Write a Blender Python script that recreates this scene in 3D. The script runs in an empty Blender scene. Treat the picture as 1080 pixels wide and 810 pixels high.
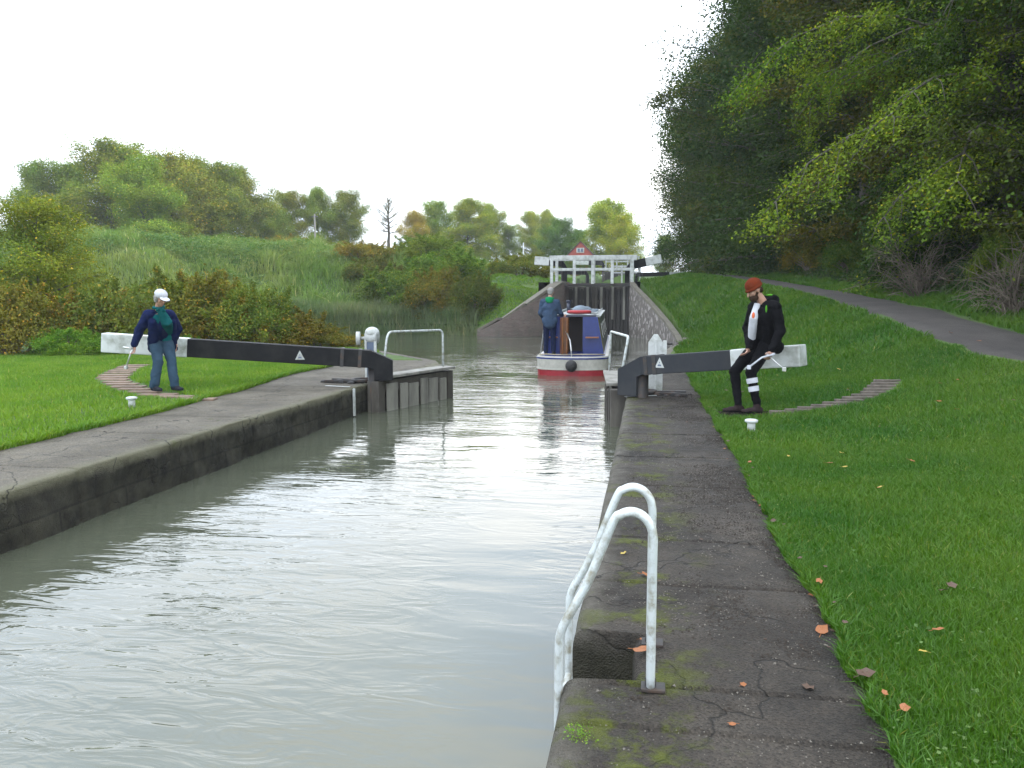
import bpy, bmesh, math, random
import numpy as np
from mathutils import Vector, Matrix, Quaternion
random.seed(7); rng = np.random.default_rng(7)
S = bpy.context.scene; C = bpy.context.collection
PI = math.pi
# ---------------------------------------------------------------- camera
EYE = 1.45
PITCH = math.atan(87/840); YAW = math.atan(143*math.cos(PITCH)/840)
cd = bpy.data.cameras.new('camera'); cam = bpy.data.objects.new('camera', cd); C.objects.link(cam)
cam.location = (0, 0, EYE); cam.rotation_euler = (PI/2-PITCH, 0, YAW)
cd.sensor_width = 36; cd.lens = 28.0; cd.clip_start = .05; cd.clip_end = 3000
S.camera = cam
# ---------------------------------------------------------------- sky, sun, exposure
SUN_EL, SUN_AZ = math.radians(38), math.radians(62)     # azimuth clockwise from +Y
w = bpy.data.worlds.new('World'); S.world = w; w.use_nodes = True
nt = w.node_tree; nt.nodes.clear()
out = nt.nodes.new('ShaderNodeOutputWorld'); bg = nt.nodes.new('ShaderNodeBackground')
sky = nt.nodes.new('ShaderNodeTexSky'); sky.sky_type = 'NISHITA'; sky.sun_disc = False
sky.sun_elevation = SUN_EL; sky.sun_rotation = SUN_AZ
bg.inputs[1].default_value = .12
nt.links.new(sky.outputs[0], bg.inputs[0])
cl = nt.nodes.new('ShaderNodeBackground'); cl.inputs[1].default_value = 2.7
tc = nt.nodes.new('ShaderNodeTexCoord'); mp = nt.nodes.new('ShaderNodeMapping'); mp.inputs['Scale'].default_value = (1, 1, 3.5)
nz = nt.nodes.new('ShaderNodeTexNoise'); nz.inputs['Scale'].default_value = 1.6; nz.inputs['Detail'].default_value = 6
rp = nt.nodes.new('ShaderNodeValToRGB'); rp.color_ramp.elements[0].position = .36; rp.color_ramp.elements[1].position = .68
rp.color_ramp.elements[0].color = (.60, .73, .92, 1); rp.color_ramp.elements[1].color = (1.0, 1.0, 1.0, 1)
nt.links.new(tc.outputs['Generated'], mp.inputs[0]); nt.links.new(mp.outputs[0], nz.inputs[0])
nt.links.new(nz.outputs[0], rp.inputs[0]); nt.links.new(rp.outputs[0], cl.inputs[0])
mx = nt.nodes.new('ShaderNodeMixShader'); mx.inputs[0].default_value = .9
nt.links.new(bg.outputs[0], mx.inputs[1]); nt.links.new(cl.outputs[0], mx.inputs[2]); nt.links.new(mx.outputs[0], out.inputs[0])
sd = bpy.data.lights.new('sun', 'SUN'); sd.energy = 1.5; sd.angle = math.radians(14); sd.color = (1, .95, .86)
so = bpy.data.objects.new('sun', sd); C.objects.link(so)
sv = Vector((math.sin(SUN_AZ)*math.cos(SUN_EL), math.cos(SUN_AZ)*math.cos(SUN_EL), math.sin(SUN_EL)))
so.rotation_euler = (-sv).to_track_quat('-Z', 'Y').to_euler()
S.view_settings.view_transform = 'Standard'; S.view_settings.look = 'None'; S.view_settings.gamma = 1
S.view_settings.exposure = .42
S.render.engine = 'CYCLES'; S.cycles.max_bounces = 8; S.cycles.transparent_max_bounces = 8

# ================================================================ helpers
def tag(o, label=None, cat=None, group=None, kind=None):
    if label: o['label'] = label
    if cat: o['category'] = cat
    if group: o['group'] = group
    if kind: o['kind'] = kind
    return o
def thing(name, label, cat, loc=(0, 0, 0), rz=0, group=None):
    o = bpy.data.objects.new(name, None); C.objects.link(o); o.empty_display_size = .1
    o.location = loc; o.rotation_euler = (0, 0, rz)
    return tag(o, label, cat, group)
def link(name, me, parent=None, world=True):
    o = bpy.data.objects.new(name, me); C.objects.link(o)
    if parent:
        o.parent = parent
        if world:
            L = Vector((0, 0, 0)); p = parent
            while p: L += p.location; p = p.parent
            me.transform(Matrix.Translation(-L))
    return o
def npmesh(name, V, Fq, mats=(), smooth=False, attr=None):
    """V (n,3) array, Fq (m,k) int array"""
    me = bpy.data.meshes.new(name); V = np.asarray(V, np.float32); Fq = np.asarray(Fq, np.int32)
    k = Fq.shape[1]; me.vertices.add(len(V)); me.vertices.foreach_set('co', V.ravel())
    me.loops.add(Fq.size); me.loops.foreach_set('vertex_index', Fq.ravel())
    me.polygons.add(len(Fq)); me.polygons.foreach_set('loop_start', np.arange(len(Fq), dtype=np.int32)*k)
    me.polygons.foreach_set('loop_total', np.full(len(Fq), k, np.int32))
    if smooth: me.polygons.foreach_set('use_smooth', np.ones(len(Fq), bool))
    for m in mats: me.materials.append(m)
    if attr is not None:
        a = me.attributes.new('lv', 'FLOAT', 'FACE'); a.data.foreach_set('value', np.asarray(attr, np.float32))
    me.update(calc_edges=True); return me
class MB:
    def __init__(s): s.V = []; s.F = []; s.sm = []
    def add(s, vs, fs, smooth=False):
        n = len(s.V); s.V += [tuple(v) for v in vs]; s.F += [[i+n for i in f] for f in fs]; s.sm += [smooth]*len(fs); return s
    def box(s, c, d, rz=0, M=None, bev=0):
        bm = bmesh.new(); bmesh.ops.create_cube(bm, size=1)
        for v in bm.verts: v.co = Vector((v.co.x*d[0], v.co.y*d[1], v.co.z*d[2]))
        if bev: bmesh.ops.bevel(bm, geom=bm.edges[:], offset=bev, segments=2, affect='EDGES', profile=.6)
        T = Matrix.Translation(c) @ (M if M else Matrix.Rotation(rz, 4, 'Z'))
        bm.transform(T); bm.verts.ensure_lookup_table()
        s.add([v.co[:] for v in bm.verts], [[v.index for v in f.verts] for f in bm.faces]); bm.free(); return s
    def beam(s, a, b, wd, ht, bev=.004, ht2=None):   # rectangular bar from a to b; wd sideways, ht up
        a = Vector(a); b = Vector(b); d = (b-a); L = d.length; x = d.normalized()
        up = Vector((0, 0, 1)) if abs(x.z) < .95 else Vector((0, 1, 0))
        y = up.cross(x).normalized(); z = x.cross(y)
        M = Matrix((x, y, z)).transposed().to_4x4()
        return s.box((a+b)/2, (L, wd, ht), M=M, bev=bev)
    def tube(s, pts, r, n=8, caps=True, flat=1.0):
        pts = [Vector(p) for p in pts]; R = r if hasattr(r, '__len__') else [r]*len(pts)
        vs = []; fs = []; prev = None
        for i, p in enumerate(pts):
            t = (pts[min(i+1, len(pts)-1)]-pts[max(i-1, 0)]).normalized()
            if prev is None:
                u = t.cross(Vector((0, 0, 1)) if abs(t.z) < .9 else Vector((0, 1, 0))).normalized()
            else: u = (prev - t*prev.dot(t)).normalized()
            prev = u; v = t.cross(u)
            for k in range(n):
                a = 2*PI*k/n; vs.append(p+(u*math.cos(a)+v*math.sin(a)*flat)*R[i])
        for i in range(len(pts)-1):
            for k in range(n): fs.append([i*n+k, i*n+(k+1) % n, (i+1)*n+(k+1) % n, (i+1)*n+k])
        if caps: fs.append(list(range(n))[::-1]); fs.append([(len(pts)-1)*n+k for k in range(n)])
        return s.add(vs, fs, True)
    def lathe(s, prof, c=(0, 0, 0), n=20):
        vs = []; fs = []
        for r, z in prof:
            for k in range(n): vs.append((c[0]+r*math.cos(2*PI*k/n), c[1]+r*math.sin(2*PI*k/n), c[2]+z))
        for i in range(len(prof)-1):
            for k in range(n): fs.append([i*n+k, i*n+(k+1) % n, (i+1)*n+(k+1) % n, (i+1)*n+k])
        fs.append(list(range(n))[::-1]); fs.append([(len(prof)-1)*n+k for k in range(n)])
        return s.add(vs, fs, True)
    def prism(s, poly, T, th):   # polygon in local xy, extruded along +z by th, matrix T
        n = len(poly); vs = [T @ Vector((p[0], p[1], 0)) for p in poly]+[T @ Vector((p[0], p[1], th)) for p in poly]
        fs = [list(range(n))[::-1], [n+i for i in range(n)]]+[[i, (i+1) % n, n+(i+1) % n, n+i] for i in range(n)]
        return s.add(vs, fs)
    def ball(s, c, r, M=None, n=14):
        bm = bmesh.new(); bmesh.ops.create_uvsphere(bm, u_segments=n, v_segments=n-4, radius=1)
        rr = r if hasattr(r, '__len__') else (r, r, r)
        for v in bm.verts:
            q = Vector((v.co.x*rr[0], v.co.y*rr[1], v.co.z*rr[2]))
            if M: q = M @ q
            v.co = q+Vector(c)
        s.add([v.co[:] for v in bm.verts], [[v.index for v in f.verts] for f in bm.faces], True); bm.free(); return s
    def cap(s, a, b, ra, rb, n=12):   # tapered capsule
        a = Vector(a); b = Vector(b); s.ball(a, ra, n=n); s.ball(b, rb, n=n)
        return s.tube([a, b], [ra, rb], n)
    def build(s, name, mat, parent=None, world=True, smooth=None):
        me = bpy.data.meshes.new(name); me.from_pydata(s.V, [], s.F); me.materials.append(mat)
        me.polygons.foreach_set('use_smooth', [bool(x) if smooth is None else smooth for x in s.sm]); me.update()
        return link(name, me, parent, world)
    def remesh(s, name, mat, parent, vox=.01, wr=0, wsize=.08, seed=0, world=True):
        me = bpy.data.meshes.new(name); me.from_pydata(s.V, [], s.F); me.update()
        o = bpy.data.objects.new('tmp', me); C.objects.link(o)
        m = o.modifiers.new('r', 'REMESH'); m.mode = 'VOXEL'; m.voxel_size = vox
        m2 = o.modifiers.new('s', 'SMOOTH'); m2.factor = .5; m2.iterations = 3
        dg = bpy.context.evaluated_depsgraph_get(); e = o.evaluated_get(dg)
        nm = bpy.data.meshes.new_from_object(e); bpy.data.objects.remove(o)
        if wr:
            n = len(nm.vertices); co = np.zeros(n*3, np.float32); nm.vertices.foreach_get('co', co); co = co.reshape(-1, 3)
            no = np.zeros(n*3, np.float32); nm.vertices.foreach_get('normal', no); no = no.reshape(-1, 3)
            d = fbm3(co/wsize*np.array([1, 1, 1.6])+seed*7.1, 3)-.5
            co += no*(d*wr)[:, None]; nm.vertices.foreach_set('co', co.ravel())
        nm.name = name; nm.materials.clear(); nm.materials.append(mat)
        nm.polygons.foreach_set('use_smooth', np.ones(len(nm.polygons), bool)); nm.update()
        return link(name, nm, parent, world)
# numpy value noise
def _h(i, j, k=0):
    n = (i*374761393+j*668265263+k*2147483647) & 0xffffffff
    n = ((n ^ (n >> 13))*1274126177) & 0xffffffff
    return ((n ^ (n >> 16)) & 0xffff)/65535.0
def vn2(x, y, s=0):
    i = np.floor(x).astype(np.int64); j = np.floor(y).astype(np.int64); u = x-i; v = y-j
    u = u*u*(3-2*u); v = v*v*(3-2*v)
    return (_h(i, j, s)*(1-u)+_h(i+1, j, s)*u)*(1-v)+(_h(i, j+1, s)*(1-u)+_h(i+1, j+1, s)*u)*v
def fbm2(x, y, o=4, s=0):
    t = 0; a = .5; n = 0
    for k in range(o): t = t+a*vn2(x*2**k, y*2**k, s+k*17); n += a; a *= .5
    return t/n
def vn3(p, s=0):
    f = np.floor(p).astype(np.int64); u = p-f; u = u*u*(3-2*u); r = 0
    for dx in (0, 1):
        for dy in (0, 1):
            for dz in (0, 1):
                wgt = (u[:, 0] if dx else 1-u[:, 0])*(u[:, 1] if dy else 1-u[:, 1])*(u[:, 2] if dz else 1-u[:, 2])
                r = r+wgt*_h(f[:, 0]+dx+(f[:, 2]+dz)*57, f[:, 1]+dy, s)
    return r
def fbm3(p, o=3, s=0):
    t = 0; a = .5; n = 0
    for k in range(o): t = t+a*vn3(p*2**k, s+k); n += a; a *= .5
    return t/n
def sstep(a, b, x): t = np.clip((x-a)/(b-a), 0, 1); return t*t*(3-2*t)

# ================================================================ materials
class NT:
    def __init__(s, name):
        s.m = bpy.data.materials.new(name); s.m.use_nodes = True; s.t = s.m.node_tree; s.t.nodes.clear()
        s.out = s.n('OutputMaterial'); s.b = s.n('BsdfPrincipled'); s.l(s.b.outputs[0], s.out.inputs[0])
        s.tc = s.n('TexCoord')
    def n(s, k, **kw):
        x = s.t.nodes.new('ShaderNode'+k)
        for a, v in kw.items(): setattr(x, a, v)
        return x
    def l(s, a, b): s.t.links.new(a, b)
    def noise(s, sc, det=5, rough=.6, co=None, scale=None, dist=0):
        x = s.n('TexNoise'); x.inputs['Scale'].default_value = sc; x.inputs['Detail'].default_value = det
        x.inputs['Roughness'].default_value = rough; x.inputs['Distortion'].default_value = dist
        c = co or s.tc.outputs['Object']
        if scale:
            mp = s.n('Mapping'); mp.inputs['Scale'].default_value = scale; s.l(c, mp.inputs[0]); c = mp.outputs[0]
        s.l(c, x.inputs['Vector']); return x.outputs[0]
    def ramp(s, f, stops):
        r = s.n('ValToRGB'); e = r.color_ramp.elements
        while len(e) < len(stops): e.new(.5)
        for i, (p, c) in enumerate(stops):
            e[i].position = p; e[i].color = (*c, 1) if hasattr(c, '__len__') else (c, c, c, 1)
        s.l(f, r.inputs[0]); return r.outputs[0]
    def mix(s, f, a, b, mode='MIX'):
        x = s.n('MixRGB', blend_type=mode)
        for i, v in ((0, f), (1, a), (2, b)):
            if isinstance(v, (int, float)): x.inputs[i].default_value = v if i == 0 else (v, v, v, 1)
            elif isinstance(v, tuple): x.inputs[i].default_value = (*v, 1)
            else: s.l(v, x.inputs[i])
        return x.outputs[0]
    def math(s, op, a, b=0):
        x = s.n('Math', operation=op)
        for i, v in ((0, a), (1, b)):
            if isinstance(v, (int, float)): x.inputs[i].default_value = v
            else: s.l(v, x.inputs[i])
        return x.outputs[0]
    def bump(s, h, st=.5, d=.02):
        x = s.n('Bump'); x.inputs['Strength'].default_value = st; x.inputs['Distance'].default_value = d
        s.l(h, x.inputs['Height']); s.l(x.outputs[0], s.b.inputs['Normal']); return x
    def col(s, c):
        if isinstance(c, tuple): s.b.inputs['Base Color'].default_value = (*c, 1)
        else: s.l(c, s.b.inputs['Base Color'])
        return s
    def rough(s, r):
        if isinstance(r, (int, float)): s.b.inputs['Roughness'].default_value = r
        else: s.l(r, s.b.inputs['Roughness'])
        return s
def worn(name, base, dirt, amt=(.5, .7), sc=6, rough=.5, bump=.15, metal=0, streak=False, spec=.5):
    t = NT(name); f = t.noise(sc, 7, .65, scale=(1, 1, .25) if streak else None)
    v = t.noise(sc*.23, 3)
    c = t.mix(t.ramp(f, [(amt[0], 0.), (amt[1], 1.)]), base, dirt)
    c = t.mix(.35, c, t.ramp(v, [(.3, .55), (.7, 1.)]), 'MULTIPLY')
    t.col(c).rough(t.ramp(f, [(.3, rough*.8), (.7, min(1, rough*1.3))])); t.b.inputs['Metallic'].default_value = metal
    t.b.inputs['Specular IOR Level'].default_value = spec; t.bump(t.noise(sc*6, 4), bump, .004); return t.m
M = {}
M['white'] = worn('white_paint', (.56, .58, .56), (.22, .23, .18), (.46, .74), 4, .55, .5)
M['white_rail'] = worn('white_rail_paint', (.55, .59, .58), (.22, .20, .13), (.47, .68), 14, .45, .4)
M['black'] = worn('black_paint', (.008, .008, .009), (.035, .035, .032), (.45, .8), 3, .7, spec=.2)
M['black_r'] = worn('black_paint_grey', (.022, .025, .030), (.05, .05, .05), (.45, .8), 3, .65, spec=.3)
M['wood'] = worn('wet_timber', (.06, .052, .042), (.17, .16, .13), (.5, .75), 2.2, .6, .5, streak=True)
M['woodpale'] = worn('pale_timber', (.24, .23, .19), (.09, .085, .07), (.45, .7), 2.2, .6, .5, streak=True)
M['bridgewood'] = worn('grey_board', (.25, .24, .21), (.12, .11, .09), (.45, .7), 4, .7, .4)
M['darkwood'] = worn('dark_wet_planks', (.022, .019, .015), (.06, .052, .042), (.5, .75), 2.2, .6, .5, streak=True)
M['iron'] = worn('rusty_iron', (.03, .028, .027), (.10, .055, .03), (.5, .75), 8, .6, .4)
M['brick_step'] = worn('foothold_brick', (.23, .155, .11), (.13, .10, .075), (.42, .7), 7, .85, .6)
M['brick_dark'] = worn('dark_foothold_brick', (.13, .105, .085), (.06, .055, .04), (.42, .7), 7, .8, .6)
M['steel'] = worn('bright_steel', (.62, .62, .60), (.3, .29, .27), (.5, .8), 20, .3, .05, .6)
M['chain'] = M['iron']
# grass / leaves
def leafmat(name, c1, c2, c3=None, tr=.35, objcol=False, sc=.35, ro=.55, gl=.03):
    t = NT(name); at = t.n('Attribute'); at.attribute_name = 'lv'
    f = t.noise(sc, 3)
    c = t.mix(t.ramp(f, [(.35, 0.), (.65, 1.)]), c1, c2)
    if c3: c = t.mix(t.ramp(at.outputs['Fac'], [(.72, 0.), (.95, 1.)]), c, c3)
    c = t.mix(1, c, t.ramp(at.outputs['Fac'], [(0, .62), (1, 1.25)]), 'MULTIPLY')
    if objcol:
        oi = t.n('ObjectInfo'); c = t.mix(1, c, oi.outputs['Color'], 'MULTIPLY')
    d = t.n('BsdfDiffuse'); tr_ = t.n('BsdfTranslucent'); g = t.n('BsdfGlossy'); g.inputs['Roughness'].default_value = ro
    t.l(c, d.inputs[0]); t.l(t.mix(1, c, (1.25, 1.3, .55), 'MULTIPLY'), tr_.inputs[0])
    m1 = t.n('MixShader'); m1.inputs[0].default_value = tr; t.l(d.outputs[0], m1.inputs[1]); t.l(tr_.outputs[0], m1.inputs[2])
    m2 = t.n('MixShader'); m2.inputs[0].default_value = gl; t.l(m1.outputs[0], m2.inputs[1]); t.l(g.outputs[0], m2.inputs[2])
    t.l(m2.outputs[0], t.out.inputs[0]); t.t.nodes.remove(t.b); return t.m
M['leaf'] = leafmat('tree_leaves', (.080, .13, .018), (.14, .16, .020), (.24, .18, .022), .2, True, .45, gl=.015)
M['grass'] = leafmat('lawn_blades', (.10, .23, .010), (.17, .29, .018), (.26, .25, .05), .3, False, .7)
M['grass_r'] = leafmat('shade_tinted_lawn_blades', (.036, .13, .004), (.088, .185, .008), (.15, .165, .025), .3, False, .7)  # darker copy of the lawn green, with tree shade put into the colour
M['long'] = leafmat('rough_grass_blades', (.14, .25, .04), (.24, .29, .075), (.40, .36, .16), .35, False, .22)
M['weed'] = leafmat('nettle_leaves', (.075, .17, .035), (.14, .22, .05), (.22, .25, .07), .35, False, .4)
M['reed'] = leafmat('reed_blades', (.12, .20, .07), (.17, .21, .09), (.3, .26, .13), .3, False, .5)
M['ivy'] = leafmat('undergrowth_leaves', (.03, .075, .018), (.055, .085, .025), (.11, .085, .035), .25, False, .5)
t = NT('bark'); f = t.noise(5, 6, .7, scale=(1, 1, .2)); t.col(t.ramp(f, [(.3, (.045, .038, .03)), (.7, (.13, .115, .09))])).rough(.9); t.bump(f, .8, .03); M['bark'] = t.m
t = NT('twig'); f = t.noise(3, 3); t.col(t.ramp(f, [(.3, (.08, .06, .045)), (.7, (.20, .165, .125))])).rough(.9); M['twig'] = t.m
# ground
t = NT('grass_ground'); f = t.noise(.6, 6); f2 = t.noise(9, 5)
c = t.mix(t.ramp(f, [(.35, 0.), (.65, 1.)]), (.04, .10, .012), (.07, .125, .018)); c = t.mix(t.ramp(f2, [(.45, 0.), (.8, .7)]), c, (.09, .07, .035))
t.col(c).rough(.95); t.bump(t.noise(22, 5), .8, .04); M['ground'] = t.m
# towpath
t = NT('towpath_gravel'); f = t.noise(1.4, 5); f2 = t.noise(60, 3)
c = t.mix(t.ramp(f, [(.3, 0.), (.7, 1.)]), (.034, .029, .026), (.066, .057, .051)); c = t.mix(.5, c, t.ramp(f2, [(.3, .5), (.75, 1.4)]), 'MULTIPLY')
t.col(c).rough(.85); t.bump(f2, .7, .02); M['towpath'] = t.m
# paving
def paving(name, edge_x, sgn, dark, light, moss_amt, concrete):
    t = NT(name); P = t.tc.outputs['Object']; sx = t.n('SeparateXYZ'); t.l(P, sx.inputs[0])
    big = t.noise(1.1, 5, .6); mid = t.noise(7, 6, .65); fine = t.noise(95, 4, .7); vor = t.n('TexVoronoi'); vor.inputs['Scale'].default_value = 110
    t.l(P, vor.inputs['Vector'])
    c = t.mix(t.ramp(big, [(.35, 0.), (.65, 1.)]), dark, light)
    c = t.mix(.75, c, t.ramp(mid, [(.3, .55), (.7, 1.3)]), 'MULTIPLY')
    c = t.mix(.6, c, t.ramp(vor.outputs['Color'], [(.1, .35), (.9, 1.75)]), 'MULTIPLY')
    # pale rounded stone along the edge
    d = t.math('MULTIPLY', t.math('SUBTRACT', sx.outputs[0], edge_x), sgn)      # distance from the edge
    dn = t.math('ADD', d, t.math('MULTIPLY', t.math('SUBTRACT', mid, .5), .28))
    c = t.mix(t.ramp(dn, [(.02, .75), (.17, 0.)]), c, concrete)
    # cracks
    nv = t.noise(2.2, 4, .6); vm = t.n('VectorMath', operation='ADD'); t.l(P, vm.inputs[0])
    nc = t.n('TexNoise'); nc.inputs['Scale'].default_value = 1.7; nc.inputs['Detail'].default_value = 5; t.l(P, nc.inputs['Vector'])
    t.l(nc.outputs['Color'], vm.inputs[1])
    vc = t.n('TexVoronoi'); vc.feature = 'DISTANCE_TO_EDGE'; vc.inputs['Scale'].default_value = 1.15; t.l(vm.outputs[0], vc.inputs['Vector'])
    crack = t.ramp(vc.outputs['Distance'], [(.0, 1.), (.012, 0.)])
    gate = t.ramp(t.noise(.9, 3), [(.36, 0.), (.48, 1.)]); crack = t.mix(1, crack, gate, 'MULTIPLY')
    c = t.mix(crack, c, (.018, .016, .013))
    # moss
    mn = t.noise(2.6, 7, .7); mossm = t.ramp(mn, [(.60-moss_amt, 0.), (.68-moss_amt, 1.)])
    band = t.ramp(t.math('ABSOLUTE', t.math('SUBTRACT', d, .28)), [(.08, 1.), (.42, 0.)])
    mm = t.mix(1, mossm, band, 'MULTIPLY')
    c = t.mix(mm, c, t.mix(t.noise(30, 3), (.03, .042, .004), (.10, .11, .012)))
    # dark wet algae on the vertical face
    dz = t.ramp(t.math('ADD', t.math('MULTIPLY', sx.outputs[2], -1), t.math('MULTIPLY', t.math('SUBTRACT', mid, .5), .12)), [(.035, 0.), (.12, 1.)])
    face = t.mix(t.ramp(t.noise(4, 7, .75), [(.35, 0.), (.68, 1.)]), (.012, .011, .007), (.065, .06, .04))
    br = t.n('TexBrick'); br.inputs['Scale'].default_value = 1; br.inputs['Brick Width'].default_value = .9; br.inputs['Row Height'].default_value = .3
    br.inputs['Mortar Size'].default_value = .012; br.inputs['Color1'].default_value = (1, 1, 1, 1); br.inputs['Color2'].default_value = (.72, .72, .72, 1); br.inputs['Mortar'].default_value = (.35, .35, .35, 1)
    cx = t.n('CombineXYZ'); t.l(sx.outputs[1], cx.inputs[0]); t.l(sx.outputs[2], cx.inputs[1]); t.l(cx.outputs[0], br.inputs['Vector'])
    face = t.mix(.8, face, br.outputs[0], 'MULTIPLY')
    c = t.mix(dz, c, face)
    t.b.inputs['Specular IOR Level'].default_value = .3; t.col(c).rough(t.ramp(mid, [(.3, .6), (.7, .95)]))
    hh = t.math('ADD', t.math('MULTIPLY', fine, .35), t.math('ADD', t.math('MULTIPLY', vor.outputs['Distance'], .4), t.math('MULTIPLY', mid, .9)))
    hh = t.math('SUBTRACT', hh, t.math('MULTIPLY', crack, .7)); hh = t.math('ADD', hh, t.math('MULTIPLY', mm, .6))
    t.bump(hh, .9, .028); return t.m
M['pave_r'] = paving('lockside_paving', -.3, 1, (.018, .0145, .011), (.062, .052, .041), .08, (.12, .11, .088))
M['pave_l'] = paving('far_lockside_paving', -4.87, -1, (.085, .074, .055), (.155, .137, .105), .0, (.14, .135, .08))
t = NT('weathered_brick'); P = t.tc.outputs['Object']
br = t.n('TexBrick'); br.inputs['Scale'].default_value = 1; br.inputs['Brick Width'].default_value = .23; br.inputs['Row Height'].default_value = .075
br.inputs['Mortar Size'].default_value = .008; br.inputs['Color1'].default_value = (.075, .048, .038, 1); br.inputs['Color2'].default_value = (.10, .074, .06, 1); br.inputs['Mortar'].default_value = (.085, .08, .07, 1)
sx = t.n('SeparateXYZ'); t.l(P, sx.inputs[0]); cx = t.n('CombineXYZ'); t.l(t.math('ADD', sx.outputs[0], sx.outputs[1]), cx.inputs[0]); t.l(sx.outputs[2], cx.inputs[1]); t.l(cx.outputs[0], br.inputs['Vector'])
f = t.noise(1.2, 6, .7); c = t.mix(t.ramp(f, [(.42, 0.), (.66, .85)]), br.outputs[0], (.05, .048, .036))
c = t.mix(t.ramp(t.noise(9, 5, .7), [(.62, 0.), (.74, .7)]), c, (.20, .19, .165))
t.col(c).rough(.85); t.bump(t.math('ADD', br.outputs['Fac'], t.noise(14, 5)), .6, .02); M['brick'] = t.m
t = NT('old_stone_wall'); f = t.noise(2.5, 7, .7); vo = t.n('TexVoronoi'); vo.inputs['Scale'].default_value = 5.5; t.l(t.tc.outputs['Object'], vo.inputs['Vector'])
c = t.mix(t.ramp(f, [(.3, 0.), (.7, 1.)]), (.04, .036, .03), (.095, .082, .07)); c = t.mix(t.ramp(vo.outputs['Color'], [(.62, 0.), (.8, .8)]), c, (.24, .22, .205))
t.col(c).rough(.9); t.bump(vo.outputs['Distance'], .7, .05); M['stonewall'] = t.m
t = NT('coping_stone'); f = t.noise(3, 7, .7); t.col(t.ramp(f, [(.3, (.075, .068, .052)), (.55, (.14, .125, .095)), (.75, (.075, .09, .03))])).rough(.85); t.bump(t.noise(18, 5), .5, .02); M['coping'] = t.m
# water
t = NT('canal_water'); t.col(t.mix(t.noise(.35, 4), (.062, .070, .045), (.092, .098, .070))); t.rough(.02); t.b.inputs['IOR'].default_value = 1.6
P = t.tc.outputs['Object']
n1 = t.noise(1.0, 2, .4, scale=(.55, 1.5, 1), dist=.5); n2 = t.noise(1.0, 3, .5, scale=(2.2, 6.0, 1), dist=1.2); n3 = t.noise(1.0, 2, .5, scale=(6, 15, 1))
patch = t.ramp(t.noise(.30, 3, scale=(1, .5, 1)), [(.38, .12), (.66, 1.)])
wave = t.math('ADD', t.math('MULTIPLY', n2, .6), t.math('MULTIPLY', n3, .10))
hh = t.math('ADD', t.math('MULTIPLY', n1, .75), t.math('MULTIPLY', wave, patch))
b = t.bump(hh, .5, .06); M['water'] = t.m
# simple paints
def paint(name, c, r=.4, noise=.2, sc=8):
    t = NT(name); f = t.noise(sc, 5); t.col(t.mix(noise, c, t.ramp(f, [(.3, tuple(v*.45 for v in c)), (.7, tuple(min(1, v*1.2) for v in c))]))).rough(r); t.bump(t.noise(sc*5, 3), .1, .003); return t.m
def cloth(name, c, sc=6, r=.9):
    t = NT(name); f = t.noise(sc, 5); g = t.noise(220, 2)
    t.col(t.mix(.5, c, t.ramp(f, [(.3, tuple(v*.6 for v in c)), (.7, tuple(min(1, v*1.35) for v in c))]))).rough(r); t.bump(t.math('ADD', g, t.math('MULTIPLY', t.noise(24, 4), 2)), .35, .006)
    t.b.inputs['Specular IOR Level'].default_value = .08; return t.m
M['skin'] = paint('skin', (.42, .235, .165), .5, .25, 20)

# ================================================================ terrain
pound = np.array([(-.3, 14), (-.2, 17), (.3, 22), (.7, 26), (1.3, 29.5), (1.4, 33), (.9, 38), (-.2, 43), (-.8, 46), (-.8, 48), (-5.4, 48), (-5.4, 46),
                  (-6.6, 44.6), (-7.9, 44), (-9.5, 44.5), (-13.7, 46.6), (-17, 44.5), (-20, 41.5), (-23, 37.7), (-30, 33), (-40, 30), (-40, 25), (-25, 26.5), (-15, 26),
                  (-10, 24.4), (-8, 22.9), (-6.35, 20.7), (-5.14, 19.1), (-4.65, 17.7), (-4.87, 14)], float)
def sdf(x, y, poly):
    d = np.full(x.shape, 1e9); ins = np.zeros(x.shape, bool); n = len(poly)
    for i in range(n):
        a = poly[i]; b = poly[(i+1) % n]; ex, ey = b-a; wx = x-a[0]; wy = y-a[1]
        h = np.clip((wx*ex+wy*ey)/(ex*ex+ey*ey), 0, 1); d = np.minimum(d, (wx-ex*h)**2+(wy-ey*h)**2)
        c = ((a[1] > y) != (b[1] > y)) & (x < (b[0]-a[0])*(y-a[1])/((b[1]-a[1]) if b[1] != a[1] else 1e-9)+a[0]); ins ^= c
    d = np.sqrt(d); return np.where(ins, -d, d)
BY = [-10, 5, 9, 12.5, 15, 17.7, 23, 32, 42, 60, 95, 200, 600]; BZ = [.25, .32, .5, .72, 1.0, 1.27, 1.6, 2.15, 2.72, 3.5, 4.6, 6, 8]
PX = [-10, 4, 8, 11.5, 14, 18, 23, 32, 42, 60, 100]; PC = [7.6, 6.9, 6.1, 5.7, 5.4, 5.3, 5.15, 4.75, 4.1, 3.7, 4.5]   # towpath centre
def path_x(y): return np.interp(y, PX, PC)
def edgeR(y): return .82+.10*(fbm2(y*1.3, y*0+3.3, 3)-.5)+.05*(vn2(y*7, y*0+1)-.5)
def edgeL(y): return np.interp(y, [0, 6.7, 9, 11.9, 14.9, 18, 20], [-6.15, -6.2, -6.27, -6.5, -6.95, -7.0, -7.6])+.14*(fbm2(y*1.1, y*0+8.3, 3)-.5)
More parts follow.
